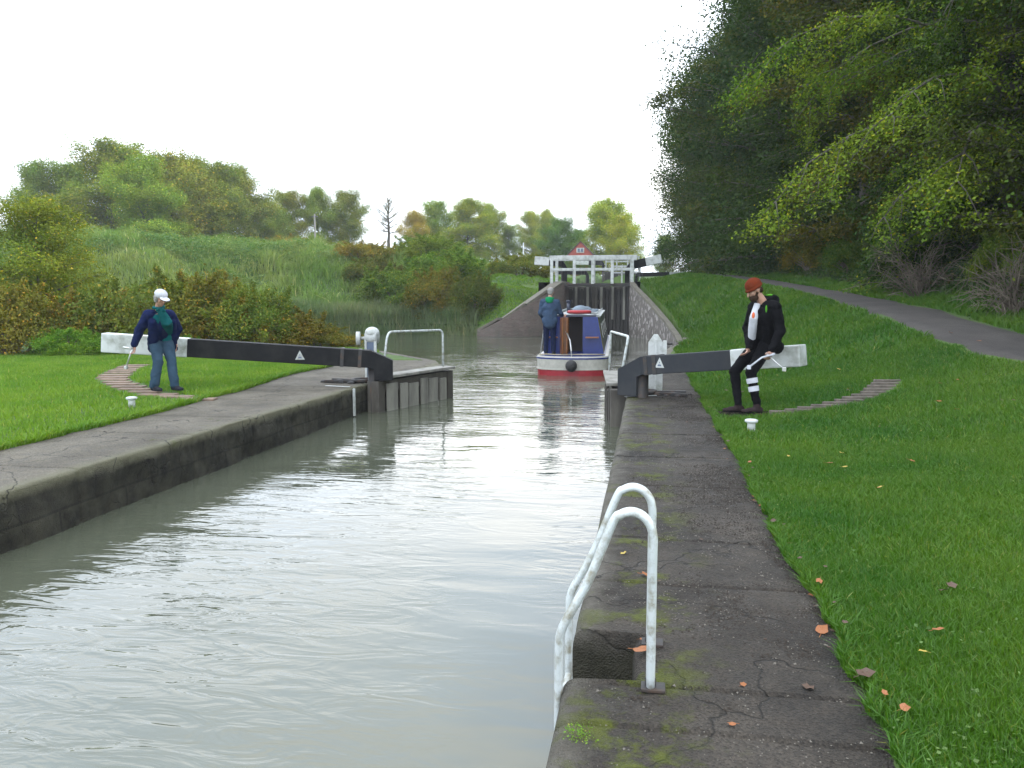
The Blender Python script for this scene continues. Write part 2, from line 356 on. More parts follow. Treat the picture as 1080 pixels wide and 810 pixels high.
def height(x, y):
    x = np.asarray(x, float); y = np.asarray(y, float)
    base = np.interp(y, BY, BZ); pc = path_x(y)
    shore = np.interp(y, [14, 17, 22, 26, 29.5, 33, 38, 43, 46], [-.3, -.2, .3, .7, 1.3, 1.4, .9, -.2, -.8])
    e = np.interp(y, [33, 36, 40, 45.5], [0, .35, 1.3, 2.55]); e = np.where(y > 46, 2.55+(np.interp(y, [46, 75, 95, 200], [0, .2, 2.0, 3.5])), e)
    xs = shore+np.interp(y, [8, 20, 40, 46], [1.5, .95, .7, .4]); s = np.clip((x-xs)/np.maximum(pc-.7-xs, .5), 0, 1)
    S_ = s*s*(1.6-.6*s)*np.where(y < 20, 1, 0)+np.where(y < 20, 0, 1)*(1-(1-s)**1.7)
    k = sstep(17, 24, y); S_ = (s**1.35)*(1-k)+(1-(1-s)**1.6)*k
    hr = e+(base-e)*S_+np.where(x > pc+.9, .16*(x-pc-.9)+.25*sstep(pc+1, pc+2.2, x), 0)
    hr += .05*(fbm2(x*.9, y*.9, 3)-.5)*sstep(1.2, 2.5, x)
    d = sdf(x, y, pound)
    crest = np.interp(x, [-60, -25, -17, -12, -5.4], [5.4, 5.1, 4.4, 3.3, 2.75]); rd = np.interp(x, [-25, -12, -7], [13, 9, 4.2])
    m = sstep(27, 33, y+np.clip(-x-25, 0, 20)*.25)
    hl = np.where(m > 0, crest*sstep(-.1, 1, d/rd)*m, 0)+np.where(y > 60, (np.interp(y, [60, 95, 200], [0, 1.4, 3])), 0)
    hl += ((fbm2(x*.35, y*.35, 4)-.5)*1.3+(fbm2(x*1.1, y*1.1, 3, 5)-.5)*.5)*m*sstep(0, 3, d)
    g = hl*0+.012+.03*(fbm2(x, y, 3)-.5)
    h = np.where(x > -3, hr+.012, np.maximum(hl, g))
    # paving shelves
    h = np.where((y < 16.8) & (x > -3) & (x < edgeR(y)), -.1, h)
    h = np.where((y < 19) & (x < -3) & (x > edgeL(y)), -.1, h)
    h = np.where(d < .9, np.minimum(h, np.where(y < 30, -.08, 9)), h) if False else h
    # water bodies
    h = np.where(d < .25, np.minimum(h, -.49-1.6*sstep(.25, -.6, d)), h)
    h = np.where((y < 16) & (x > -5.2) & (x < .02), -2.2, h)
    h = np.where((y >= 46) & (y < 74) & (x > -5.6) & (x < -.6), -2.2, h)
    h = np.where((y >= 74) & (y < 95) & (x > -5.6) & (x < -.6), 1.4, h)
    return h
xs = np.concatenate([np.linspace(-400, -60, 30, endpoint=False), np.arange(-60, -16, .7), np.arange(-16, -9, .3), np.arange(-9, -4.4, .08), np.arange(-4.4, -.4, .4), np.arange(-.4, 1.6, .06), np.arange(1.6, 8, .2), np.arange(8, 24, .7), np.linspace(24, 400, 30)])
ys = np.concatenate([np.linspace(-60, -4, 12, endpoint=False), np.arange(-4, 0, .4), np.arange(0, 22, .15), np.arange(22, 50, .35), np.arange(50, 100, 1.), np.linspace(100, 900, 40)])
X, Y = np.meshgrid(xs, ys); Z = height(X, Y); nx, ny = len(xs), len(ys)
idx = np.arange(nx*ny).reshape(ny, nx)
Fq = np.stack([idx[:-1, :-1], idx[:-1, 1:], idx[1:, 1:], idx[1:, :-1]], -1).reshape(-1, 4)
o = link('ground', npmesh('ground', np.stack([X, Y, Z], -1).reshape(-1, 3), Fq, [M['ground']], True)); tag(o, kind='structure')
def hz(x, y): return float(height(np.array([x]), np.array([y]))[0])
# water
V = [(-60, -20, -.49), (3, -20, -.49), (3, 48.2, -.49), (-60, 48.2, -.49)]
tag(link('water', npmesh('water', V, [[0, 1, 2, 3]], [M['water']])), kind='structure')
V = [(-5.5, 49, 1.9), (-.7, 49, 1.9), (-.7, 94, 1.9), (-5.5, 94, 1.9)]
tag(link('water', npmesh('water', V, [[0, 1, 2, 3]], [M['water']])), kind='structure')
# towpath ribbon
yy = np.arange(2, 110, .4); cx_ = path_x(yy)-.12*(yy < 20); uu = np.linspace(-1, 1, 9)
W = np.interp(yy, [5, 14, 25, 60], [.75, .82, .66, .6])
VX = cx_[:, None]+uu[None]*(W[:, None]+.12*(fbm2(yy*1.2, yy*0+5, 3)-.5)[:, None]*2); VY = np.repeat(yy[:, None], 9, 1)
VZ = height(VX, VY)+.03-.05*np.abs(uu)[None]**4
ix = np.arange(len(yy)*9).reshape(-1, 9); Fq = np.stack([ix[:-1, :-1], ix[:-1, 1:], ix[1:, 1:], ix[1:, :-1]], -1).reshape(-1, 4)
tag(link('towpath', npmesh('towpath', np.stack([VX, VY, VZ], -1).reshape(-1, 3), Fq, [M['towpath']], True)), kind='structure')

# ---------------------------------------------------------------- walls
def sweep_wall(name, path, side, width, mat, parent, joints=(), notch=None, ztop=None, zb=-2., rnd=.06, seed=0, amp=.012, step=.09, nu=22):
    """wall with a paved top swept along path; side=+1 : body lies to the right of the walking direction"""
    path = [np.array(p, float) for p in path]; L = [0]
    for a, b in zip(path[:-1], path[1:]): L.append(L[-1]+np.linalg.norm(b[:2]-a[:2]))
    L = np.array(L); s = np.arange(0, L[-1], step)
    extra = []
    for j in joints: extra += [j-.02, j-.008, j+.008, j+.02]
    if notch: extra += [notch[0]-.015, notch[0]+.015, notch[1]-.015, notch[1]+.015]
    s = np.unique(np.concatenate([s, np.array(extra, float), [L[-1]]]))
    pa = np.array(path); px_ = np.interp(s, L, pa[:, 0]); py_ = np.interp(s, L, pa[:, 1])
    zt = np.interp(s, L, pa[:, 2]) if pa.shape[1] > 2 else np.zeros_like(s)
    sm = np.interp(s, L, L); dx = np.gradient(np.interp(s, L, pa[:, 0]), s); dy = np.gradient(py_, s)
    k = 9
    if len(path) > 2 and step < .5:
        ker = np.ones(k)/k; dx = np.convolve(np.pad(dx, k//2, 'edge'), ker, 'valid'); dy = np.convolve(np.pad(dy, k//2, 'edge'), ker, 'valid')
    ln = np.hypot(dx, dy)+1e-9; nxn = dy/ln*side; nyn = -dx/ln*side
    w_ = width if hasattr(width, '__len__') else [width, width]; wd = np.interp(s, np.linspace(0, L[-1], len(w_)), w_)
    off = np.zeros_like(s)
    if notch: off = np.where((s > notch[0]) & (s < notch[1]), notch[2], 0)
    jd = np.zeros_like(s)
    for j in joints: jd = np.maximum(jd, np.where(np.abs(s-j) < .012, 1, 0))
    cols = []
    faceZ = [zb, -1.2, -.9, -.6, -.5, -.42, -.34, -.26, -.18, -.11]
    for q in faceZ:
        zz = np.maximum(zt+q, zb) if q != zb else np.full_like(s, zb)
        nn = (.11 if side < 0 else .03)*(fbm2(s*2.5, zz*4+seed, 4)-.5)-.012*(np.abs(((zz+.3) % .3)-.0) < .02)
        u = off+nn+.012*jd
        cols.append((u, zz))
    for a in (0, 22, 45, 68, 90):
        an = math.radians(a); cols.append((off+rnd*(1-math.cos(an))+.012*jd*(1-a/90)+(.06 if side < 0 else .02)*(fbm2(s*3, s*0+seed+9, 4)-.5)*(1-a/90), zt-rnd+rnd*math.sin(an)-.01*jd))
    for i in range(1, nu+1):
        f = i/nu; u = off+rnd+(wd-rnd-off)*f
        cols.append((u, zt-.012*jd*(f < 1)+amp*2*(fbm2(u*2.2+seed, s*2.2, 4)-.5)+.006*(vn2(u*9+seed, s*9)-.5)))
    cols.append((wd, zt*0+zb))
    VX = np.stack([px_+nxn*u for u, _ in cols], 1); VY = np.stack([py_+nyn*u for u, _ in cols], 1); VZ = np.stack([z*np.ones_like(s) for _, z in cols], 1)
    m = len(cols); ix = np.arange(len(s)*m).reshape(-1, m)
    q = np.stack([ix[:-1, :-1], ix[:-1, 1:], ix[1:, 1:], ix[1:, :-1]], -1).reshape(-1, 4)
    if side < 0: q = q[:, ::-1]
    me = npmesh(name, np.stack([VX, VY, VZ], -1).reshape(-1, 3), q, [mat], True)
    return link(name, me, parent)
yy0 = -4.
jr = [v-yy0 for v in (1.3, 2.62, 2.93, 4.05, 4.85, 6.3, 7.5, 8.8, 10.1, 11.2, 12.15, 13.4)]
t_ = sweep_wall('lock_wall', [(-.3, yy0), (-.3, 16.9)], 1, 1.25, M['pave_r'], None, jr, (2.95-yy0, 3.42-yy0, .27), seed=1, step=.07)
tag(t_, 'near lock wall topped with dark cracked mossy paving beside the ladder', 'lock wall')
jl = [v-yy0 for v in (4.4, 6.1, 7.9, 9.2, 10.9, 12.2, 12.7)]
t_ = sweep_wall('lock_wall', [(-4.87, yy0), (-4.87, 13.0), (-4.9, 16), (-4.65, 17.7), (-5.14, 19.1), (-6.35, 20.7), (-8, 22.9), (-10, 24.4)], -1, [1.6, 1.7, 1.75, 1.9, 2.2, 2.4, 1.8], M['pave_l'], None, jl, seed=5, step=.08, rnd=.03)
tag(t_, 'far lock wall with dark wet stone face and pale paved top', 'lock wall')
t_ = sweep_wall('bank_wall', [(-.3, 16.9), (-.2, 17), (.3, 22), (.7, 26), (1.3, 29.5), (1.4, 33, )], 1, [1.2, 1.0, .95, .8], M['coping'], None, seed=8, step=.25, nu=8)
tag(t_, 'low sandy stone edging along the right bank of the pound', 'wall')
# wing walls of the next lock
def wing(pts, side, mat, label, cw=.72):
    r = thing('wing_wall', label, 'wing wall', (pts[0][0], pts[0][1], pts[0][2]), 0)
    body = sweep_wall('wall', [(a, b, c-.13) for a, b, c in pts], side, cw*.97, mat, r, seed=3, step=.3, nu=3, amp=.01)
    o_ = MB(); n = len(pts)
    for a, b in zip(pts[:-1], pts[1:]):
        A = Vector(a); B = Vector(b); d = (B-A).normalized(); nn = Vector((d.y, -d.x, 0)).normalized()*side
        A2 = A+nn*cw*.42; B2 = B+nn*cw*.42; o_.beam(A2-Vector((0, 0, .06))-d*.03, B2-Vector((0, 0, .06))+d*.03, cw, .15, .02)
    o_.build('coping', M['coping'], r); return r
wing([(-5.3, 48, 2.6), (-5.35, 46, 2.58), (-5.9, 45.0, 2.1), (-6.9, 44.35, 1.35), (-8.0, 44.0, .55), (-9.2, 44.3, -.1)], -1, M['brick'], 'curved brick wing wall descending left of the closed upper gates')
wing([(-.8, 48, 2.6), (-.8, 46, 2.58), (-.5, 44.3, 2.2), (0, 42.2, 1.7), (.55, 40, 1.1), (1.05, 37, .5), (1.35, 33.5, .05), (1.38, 31, -.12)], 1, M['stonewall'], 'rough stone wing wall descending right of the closed upper gates', .24)
for sx_, lab in ((-5.4, 'left brick side wall of the upper lock chamber'), (-.8, 'right brick side wall of the upper lock chamber')):
    sg = -1 if sx_ < -3 else 1
    o = sweep_wall('lock_wall', [(sx_, 48, 2.6), (sx_, 95, 2.9)], sg, 1.1, M['brick'], None, seed=12, step=1., nu=3); tag(o, lab, 'lock wall')

# ================================================================ lock gates
def tri_sign(parent, c, nrm, up_, sz, mat=None):
    n = Vector(nrm).normalized(); u = Vector(up_); x = u.cross(n).normalized(); y = n.cross(x)
    T = Matrix.Translation(Vector(c)) @ Matrix((x, y, n)).transposed().to_4x4()
    s = MB().prism([(-sz*.5, -sz*.45), (sz*.5, -sz*.45), (0, sz*.55)], T, .004).build('warning_mark', M['white'], parent)
    T2 = T @ Matrix.Translation((0, 0, .0045))
    MB().prism([(-sz*.22, -sz*.3), (sz*.22, -sz*.3), (sz*.12, -sz*.12), (-sz*.12, -sz*.12)], T2, .002).prism([(-sz*.05, -sz*.02), (sz*.05, -sz*.02), (sz*.03, sz*.14), (-sz*.03, sz*.14)], T2, .002).build('emblem', M['blue_grey'], s)
M['blue_grey'] = paint('faded_blue_grey', (.10, .13, .19))
def lock_gate(label, heel, tip, zt, zb, bh, be, blk, white_len, bw=.3, planks=7, sign=None, rail=None, group=None, post=(.6, .1), plat=True):
    """heel/tip plan points of the leaf; bh/be = (x,y,ztop,zbottom) of beam at heel and outer end"""
    r = thing('lock_gate', label, 'lock gate', (heel[0], heel[1], 0), 0, group)
    H = Vector((heel[0], heel[1], 0)); T = Vector((tip[0], tip[1], 0)); d = (T-H).normalized(); n = Vector((-d.y, d.x, 0))
    L = (T-H).length
    fr = MB()
    for q in (0.11, L-.09): fr.box(H+d*q+Vector((0, 0, (zt+zb)/2-.02)), (.2, .24, zt-zb-.04), math.atan2(d.y, d.x), bev=.01)
    for z in (zt-.14, zt-.5-(zt-zb)*.1, zb+.3): fr.box(H+d*(L/2)+Vector((0, 0, z)), (L-.42, .2, .2), math.atan2(d.y, d.x), bev=.01)
    fr.build('frame', M['wood'], r)
    for sgn in (-1, 1):
        pk = MB()
        for i in range(planks):
            q = .26+(L-.5)*(i+.5)/planks; wdt = (L-.5)/planks*(.62 if i % 2 else .9)
            pk.box(H+d*q+n*sgn*(.115+.02*(i % 2))+Vector((0, 0, (zt+zb)/2-.05-.03*(i % 3))), (wdt, .04, zt-zb-.1), math.atan2(d.y, d.x), bev=.005)
        pk.build('planking', M['woodpale'] if (sgn < 0 and plat) else (M['wood'] if plat else M['darkwood']), r)
    if not plat and zb < -1:
        sg2 = -1 if n.y > 0 else 1
        for q in (.2, .5, .8): MB().box(H+d*L*q+n*sg2*.19+Vector((0, 0, zt-1.0)), (.15, .05, 1.9), math.atan2(d.y, d.x), bev=.01).build('pale_rib', M['woodpale'], r)
    if plat:
        MB().box(H+d*(L*.5+.1)+n*.0+Vector((0, 0, zt+.02)), (L-.2, .36, .05), math.atan2(d.y, d.x), bev=.008).build('walkway', M['bridgewood'], r)
    A = Vector((bh[0], bh[1], (bh[2]+bh[3])/2)); B = Vector((be[0], be[1], (be[2]+be[3])/2)); dd = B-A
    LB = dd.length; W0 = 1-white_len/LB; Wp = A+dd*W0
    th = (bh[2]-bh[3]+be[2]-be[3])/2
    b1 = MB().beam(A, Wp, bw, th, .012); bo = b1.build('balance_beam', blk, r)
    # white painted end, slightly proud
    we = MB().beam(Wp-dd.normalized()*.002, B, bw+.012, th+.012, .02).build('white_end', M['white'], bo)
    # cranked foot that drops from the beam to the heel post
    ft = MB(); bd = Vector((dd.x, dd.y, 0)).normalized(); bn = Vector((-bd.y, bd.x, 0))
    Tm = Matrix.Translation(A+bn*(bw/2+.002)) @ Matrix((bd, Vector((0, 0, 1)), bn)).transposed().to_4x4() @ Matrix.Scale(-1, 4, (0, 0, 1))
    pd, dp = post; h2 = th/2
    zloc = zt+dp-A.z
    ft.prism([(0.0, h2), (-pd*.62, h2-.34*(h2-zloc)*1.0), (-pd*.62, zloc), (-pd*.1, zloc), (-pd*.1, -h2-.03), (.02, -h2)], Tm, bw+.004)
    ft.build('beam_foot', blk, r)
    MB().lathe([(.1, zb), (.1, A.z-h2+.02)], (A.x-bd.x*.05, A.y-bd.y*.05, 0), 14).build('heel_post', M['iron'], r)
    for q in (.06, .16, W0*.5, W0-.08):
        pc_ = A.lerp(Wp, q if q < 1 and q > 0 else .3)
        MB().beam(pc_-dd.normalized()*.03, pc_+dd.normalized()*.03, bw+.016, th+.016, .003).build('iron_strap', M['iron'], bo) if q < .2 else None
    if sign: tri_sign(bo, *sign)
    if rail:
        MB().tube(rail, .022, 8).build('handrail', M['white_rail'], r)
    return r
def rounded(pts, rad=.12, n=5):
    pts = [Vector(p) for p in pts]; o_ = [pts[0]]
    for i in range(1, len(pts)-1):
        a = (pts[i-1]-pts[i]); b = (pts[i+1]-pts[i]); ra = min(rad, a.length*.45, b.length*.45); p0 = pts[i]+a.normalized()*ra; p1 = pts[i]+b.normalized()*ra
        for k in range(n+1): t = k/n; o_.append(p0*(1-t)**2+pts[i]*2*t*(1-t)+p1*t*t)
    return o_+[pts[-1]]
lock_gate('left gate leaf standing half open, its long black beam white ended', (-4.72, 13.25), (-4.0, 15.75), .1, -1.9,
          (-4.78, 13.35, .60, .30), (-8.92, 11.95, .93, .62), M['black'], 1.35, .3, 6,
          sign=((-5.86, 12.83, .53), (.32, -.95, 0), (0, 0, 1), .16), rail=rounded([(-4.72, 13.8, .12), (-4.66, 13.95, .9), (-4.06, 15.62, .88), (-4.06, 15.62, .12)], .14), post=(.62, -.02))
lock_gate('right gate leaf folded open behind the ladder, its grey black beam ending pale', (-.42, 12.35), (-.62, 14.95), .13, -1.9,
          (-.02, 12.15, .63, .36), (2.05, 11.05, .88, .60), M['black_r'], .95, .3, 6,
          sign=((.19, 11.87, .55), (-.47, -.88, 0), (0, 0, 1), .15), rail=rounded([(-.42, 13.1, .14), (-.30, 13.2, .88), (-.66, 14.85, .90), (-.68, 14.85, .14)], .08), post=(.62, -.1))
# upper lock bottom gates (closed)
lock_gate('closed upper gate leaf at left, dark planks, white tipped beam over the left wing wall', (-5.35, 47.2), (-3.12, 47.9), 2.35, -1.6, (-5.0, 47.15, 3.95, 3.5), (-6.6, 47.0, 4.1, 3.6), M['black'], .85, .4, 8, plat=False, post=(.5, 0))
lock_gate('closed upper gate leaf at right, dark planks, white tipped beam over the grass', (-.85, 47.2), (-3.08, 47.9), 2.35, -1.6, (-1.0, 47.15, 3.75, 3.3), (.75, 47.0, 4.15, 3.65), M['black'], .9, .4, 8, plat=False, post=(.5, 0))
for (xh, xt, xe, ze, lab) in ((-5.3, -3.2, -9.2, 4.15, 'distant top gate at left with short white beam end low on the grass'), (-.9, -3.0, 3.1, 3.95, 'distant top gate at right with thin black beam and small white end on the grass')):
    lock_gate(lab, (xh, 70), (xt, 70.6), 2.9, 0, (xh, 70, ze-.05, ze-.35), (xe, 70, ze+.05, ze-.35), M['black'], 1.3, .35, 6, plat=False, post=(.4, 0))
for (xh, xt, xe, ze, lab) in ((-5.3, -3.2, -8.5, 6.3, 'farthest left gate leaf with white beam end seen through the bridge'), (-.9, -3.0, 2.6, 6.35, 'farthest right gate leaf with white beam end above the bank')):
    lock_gate(lab, (xh, 95), (xt, 95.6), 5.0, 1, (xh, 95, ze-.1, ze-.6), (xe, 95, ze, ze-.5), M['black'], 1.6, .45, 6, plat=False, post=(.4, 0))
# railed footbridge over the tail of the upper lock
br_ = thing('footbridge', 'white railed footbridge crossing in front of the closed upper gates', 'footbridge', (-3.1, 46.2, 2.5))
MB().box((-3.1, 46.25, 2.42), (4.9, .8, .14), bev=.01).build('deck', M['iron'], br_)
for yb in (45.8, 46.7):
    rl = MB(); 
    rl.box((-3.1, yb, 3.93), (4.95, .12, .26), bev=.02).box((-3.1, yb, 3.28), (4.7, .07, .13), bev=.01)
    ro = rl.build('railing', M['white'], br_)
    for xp in ((-5.45, -4.15, -3.1, -2.0, -.88) if yb < 46 else (-5.25, -3.1, -.95)):
        MB().box((xp, yb, 3.14), (.17, .14, 1.38), bev=.012).build('post', M['white'], br_)
# farther railings behind it
for yb, z0, x0, x1, lab in ((72, 3.1, -3.2, -.6, 'white handrail of the top gates seen through the footbridge'), (95.2, 5.2, -5, -1, 'small white handrail at the farthest gates')):
    r = thing('gate_railing', lab, 'railing', (x0, yb, z0)); m = MB()
    m.box(((x0+x1)/2, yb, z0+1.45), (x1-x0, .1, .16)).box(((x0+x1)/2, yb, z0+.9), (x1-x0, .08, .12))
    m.build('rail', M['white'], r)
    for k in range(4): MB().box((x0+.1+(x1-x0-.2)*k/3, yb, z0+.7), (.14, .12, 1.5)).build('post', M['white'], r)
# ================================================================ paddle gear
r = thing('paddle_gear', 'grey white paddle post with peaked top behind the right beam', 'paddle gear', (.14, 13, 0))
m = MB(); T = Matrix.Translation((.14, 12.95, 0)) @ Matrix.Rotation(PI/2, 4, 'X')
m.prism([(-.115, -.02), (.115, -.02), (.115, .80), (.03, .93), (-.03, .93), (-.115, .80)], T, .1); m.box((.14, 12.83, .42), (.035, .05, .86), bev=.005)
for z in (.5, .62, .75): m.box((.06, 12.842, z), (.02, .02, .02)).box((.22, 12.842, z), (.02, .02, .02))
m.build('post', M['paddle'] if 'paddle' in M else M['white'], r)
MB().box((.285, 12.9, .70), (.06, .14, .26), bev=.01).build('gear_box', M['white'], r)
MB().tube([(.31, 12.9, .78), (.40, 12.9, .78)], .018).build('spindle', M['iron'], r)
r = thing('paddle_gear', 'white paddle post with round drum on its left side behind the left gate', 'paddle gear', (-5.2, 14.6, 0))
MB().box((-5.2, 14.6, .35), (.16, .16, .74), bev=.01).build('post', M['blue_grey'], r)
MB().box((-5.10, 14.52, .42), (.05, .04, .85), bev=.006).box((-5.29, 14.52, .42), (.04, .04, .85), bev=.006).build('rack', M['white'], r)
m = MB(); m.tube([(-5.28, 14.6, .78), (-5.08, 14.6, .78)], .13, 16); m.ball((-5.18, 14.58, .86), (.14, .12, .11)); m.build('gear_housing', M['white'], r)
MB().tube([(-5.47, 14.5, .75), (-5.40, 14.52, .75)], .13, 18).tube([(-5.40, 14.52, .75), (-5.2, 14.58, .76)], .03, 8).build('drum', M['white'], r)
# strap and anchor ironwork on the coping, dark and half covered with mud
for (cx0, cy0, sg, lab) in ((-.0, 12.55, 1, 'black iron anchor straps and mud around the right gate post'), (-5.05, 13.6, -1, 'black iron anchor straps beside the left gate post')):
    r = thing('anchor_strap', lab, 'ironwork', (cx0, cy0, 0)); m = MB()
    m.box((cx0+sg*.25, cy0+.1, .03), (.75, .07, .05), .2*sg, bev=.008); m.box((cx0+sg*.28, cy0-.12, .03), (.7, .06, .05), -.15*sg, bev=.008)
    m.tube([(cx0+math.cos(a)*.2-.05*sg, cy0+math.sin(a)*.2, .05) for a in np.linspace(0, 2*PI, 20)], .03, 6)
    m.build('strap', M['iron'], r)
    g_ = MB()
    for k in range(26):
        a = random.uniform(0, 6.28); q = random.uniform(.1, .55); s_ = random.uniform(.02, .06)
        g_.ball((cx0+sg*.2+math.cos(a)*q, cy0+math.sin(a)*q*.45, .01), (s_*1.6, s_, s_*.7), n=8)
    g_.build('mud', M['iron'], r)
# white painted marks (cill lines)
def line_mark(pts, wd, lab):
    o = MB()
    for a, b in zip(pts[:-1], pts[1:]): o.beam(a, b, wd, .006, 0)
    q = o.build('painted_line', M['white'], None); tag(q, lab, 'painted line'); return q
line_mark([(-.32, 12.2, .006), (.16, 12.36, .016)], .035, 'short white line painted across the right coping before the gate')
line_mark([(-5.4, 12.82, .02), (-4.93, 12.72, .02)], .04, 'short white line painted across the left coping')
q = MB().box((-4.85, 12.7, -.24), (.03, .05, .46)).build('painted_line', M['white'], None); tag(q, 'white vertical line painted down the left lock wall to the water', 'painted line')

# ================================================================ ladder
r = thing('lock_ladder', 'white metal lock ladder with two arched handrails in the right foreground', 'ladder', (0.03, 2.9, 0))
def catmull(P, n=6):
    P = [Vector(p) for p in P]; P = [P[0]*2-P[1]]+P+[P[-1]*2-P[-2]]; o_ = []
    for i in range(1, len(P)-2):
        for k in range(n):
            t = k/n; a, b, c, d = P[i-1:i+3]; o_.append(.5*((2*b)+(c-a)*t+(2*a-5*b+4*c-d)*t*t+(3*b-a-3*c+d)*t**3))
    return o_+[P[-2]]
def arch(y, fx=.035, bottom=-1.4):
    p = [(fx, y, .01), (fx, y, .3), (fx, y, .52)]
    for a in np.linspace(0, math.radians(150), 6): p.append((-.045+.08*math.cos(a), y, .585+.095*math.sin(a)))
    p += [(-.20, y, .41), (-.275, y, .265), (-.303, y, .20), (-.31, y, .12), (-.31, y, -.2), (-.31, y, bottom)]
    return catmull(p)
for y in (2.90, 3.30): 
    m = MB(); m.tube(arch(y), .017, 12, flat=1.75); ro = m.build('handrail', M['white_rail'], r)
    MB().box((.045, y, .012), (.09, .07, .012), bev=.003).build('foot_plate', M['iron'], ro)
    MB().tube([(.035, y, .018), (.035, y, .05)], .02, 6).build('bolt', M['iron'], ro)
for z in (-.15, -.42, -.69, -.96): MB().tube([(-.31, 2.9, z), (-.31, 3.3, z)], .014, 8).build('rung', M['white_rail'], r)

# ================================================================ bollards
def bollard(x, y, h, rr, lab):
    z = hz(x, y); r = thing('bollard', lab, 'bollard', (x, y, z), 0, 'white mooring bollards on the lawns')
    MB().lathe([(rr*.62, -.05), (rr*.6, h*.6), (rr*.62, h*.74)], (x, y, z), 18).build('shaft', M['white'], r)
    MB().lathe([(rr*.65, h*.72), (rr*.95, h*.78), (rr, h*.86), (rr*.97, h*.95), (rr*.7, h)], (x, y, z), 20).build('cap', M['white'], r)
bollard(1.15, 9.0, .15, .072, 'small white bollard on the right lawn below the sitting man')
bollard(-6.89, 9.73, .15, .072, 'small white bollard on the left lawn below the woman')

# ================================================================ foothold arcs
def foothold_arc(spots, lab, mat, ln, wd, zoff, rz0):
    r = thing('foothold_arc', lab, 'footholds', (spots[0][0], spots[0][1], 0))
    for x, y in spots:
        z = hz(x, y)+zoff; q = ln*random.uniform(.88, 1.08)
        m = MB(); m.box((x, y, z), (q, wd*random.uniform(.85, 1.1), .09), rz0+random.uniform(-.06, .06), M=None, bev=.014)
        m.build('foothold', mat, r)
def resample(P, st):
    P = [Vector((*p, 0)) for p in P]; o_ = [P[0]]; acc = 0
    for a, b in zip(P[:-1], P[1:]):
        L = (b-a).length; t = st-acc
        while t <= L: o_.append(a+(b-a)*t/L); t += st
        acc = (acc+L) % st
    return [(p.x, p.y) for p in o_]
ARC_L = [(-11.3, 16.2), (-10.85, 15.2), (-10.35, 14.2), (-9.8, 13.3), (-9.15, 12.6), (-8.6, 12.05), (-8.05, 11.55), (-7.57, 11.22), (-7.13, 10.93), (-6.5, 10.7)]
ARC_R = [(3.3, 11.7), (3.16, 11.4), (3.03, 11.15), (2.88, 10.95), (2.68, 10.75), (2.5, 10.58), (2.25, 10.42), (1.96, 10.3), (1.68, 10.25)]
foothold_arc(resample(ARC_L, .5), 'arc of pale brick footholds in the left lawn below the beam', M['brick_step'], .54, .20, -.022, .17)
foothold_arc(resample(ARC_R, .19), 'arc of dark slatted footholds sunk in the right lawn', M['brick_dark'], .36, .085, .0, .14)

# ================================================================ narrowboat
M['bred'] = paint('red_hull', (.30, .018, .028), .35, .4); M['bwhite'] = paint('cream_hull', (.42, .41, .36), .4, .35); M['bblue'] = paint('blue_panel', (.010, .025, .15), .3, .3)
M['bdark'] = paint('dark_hull', (.03, .035, .06), .4); M['varnish'] = paint('varnished_wood', (.27, .10, .024), .3, .5, 5); M['roof'] = paint('pale_roof', (.36, .39, .385), .5, .35, 4)
M['interior'] = paint('dark_cabin', (.025, .018, .014), .7); M['yellowpanel'] = paint('ochre_panel', (.22, .165, .05), .45, .4); M['glass'] = paint('dark_glass', (.03, .035, .04), .08, .1)
M['red'] = paint('red_cloth', (.38, .025, .03), .6, .4); M['bag'] = cloth('grey_bag', (.20, .24, .28)); M['rope'] = cloth('rope', (.35, .30, .2)); M['black_rub'] = paint('black_rubber', (.018, .018, .018), .7)
r = thing('narrowboat', 'blue and cream narrowboat with red waterline heading for the upper gates', 'narrowboat')
def hull_outline(hw, dy=0, Lb=15.5):
    pts = []
    for a in np.linspace(0, PI, 13): pts.append((-hw*math.cos(a), .62-math.sin(a)*(.62-dy)))   # rounded stern, from -x to +x
    pts = [( -hw*math.cos(a), .62-(.62-dy)*math.sin(a)**.8) for a in np.linspace(0, PI, 17)]
    for y in np.linspace(1.5, Lb-3.2, 6): pts.append((hw, y))
    for a in np.linspace(0, PI, 15)[1:-1]: pts.append((hw*math.cos(a)**1 if True else 0, Lb-3.2+3.2*math.sin(a)))
    for y in np.linspace(Lb-3.2, 1.5, 6): pts.append((-hw, y))
    return pts
def band(name, z0, z1, hw0, hw1, dy0, dy1, mat, close=True, parent=r):
    a = hull_outline(hw0, dy0); b = hull_outline(hw1, dy1); n = len(a)
    vs = [(x, y, z0) for x, y in a]+[(x, y, z1) for x, y in b]; fs = [[i, (i+1) % n, n+(i+1) % n, n+i] for i in range(n)]
    if close: fs += [[n+i for i in range(n)], list(range(n))[::-1]]
    m = MB(); m.add(vs, fs); return m.build(name, mat, parent, world=False)
band('lower_hull', -.35, .17, .92, .945, .06, .03, M['bred']); band('upper_hull', .17, .44, .945, .965, .03, .0, M['bwhite'])
band('rubbing_strake', .155, .195, .965, .965, .01, .01, M['bwhite']); band('deck_edge', .44, .475, .975, .975, -.01, -.01, M['bblue']); band('gunwale', .475, .51, .955, .945, .01, .02, M['bwhite'])
band('deck', .511, .52, .86, .86, .1, .1, M['bblue'])
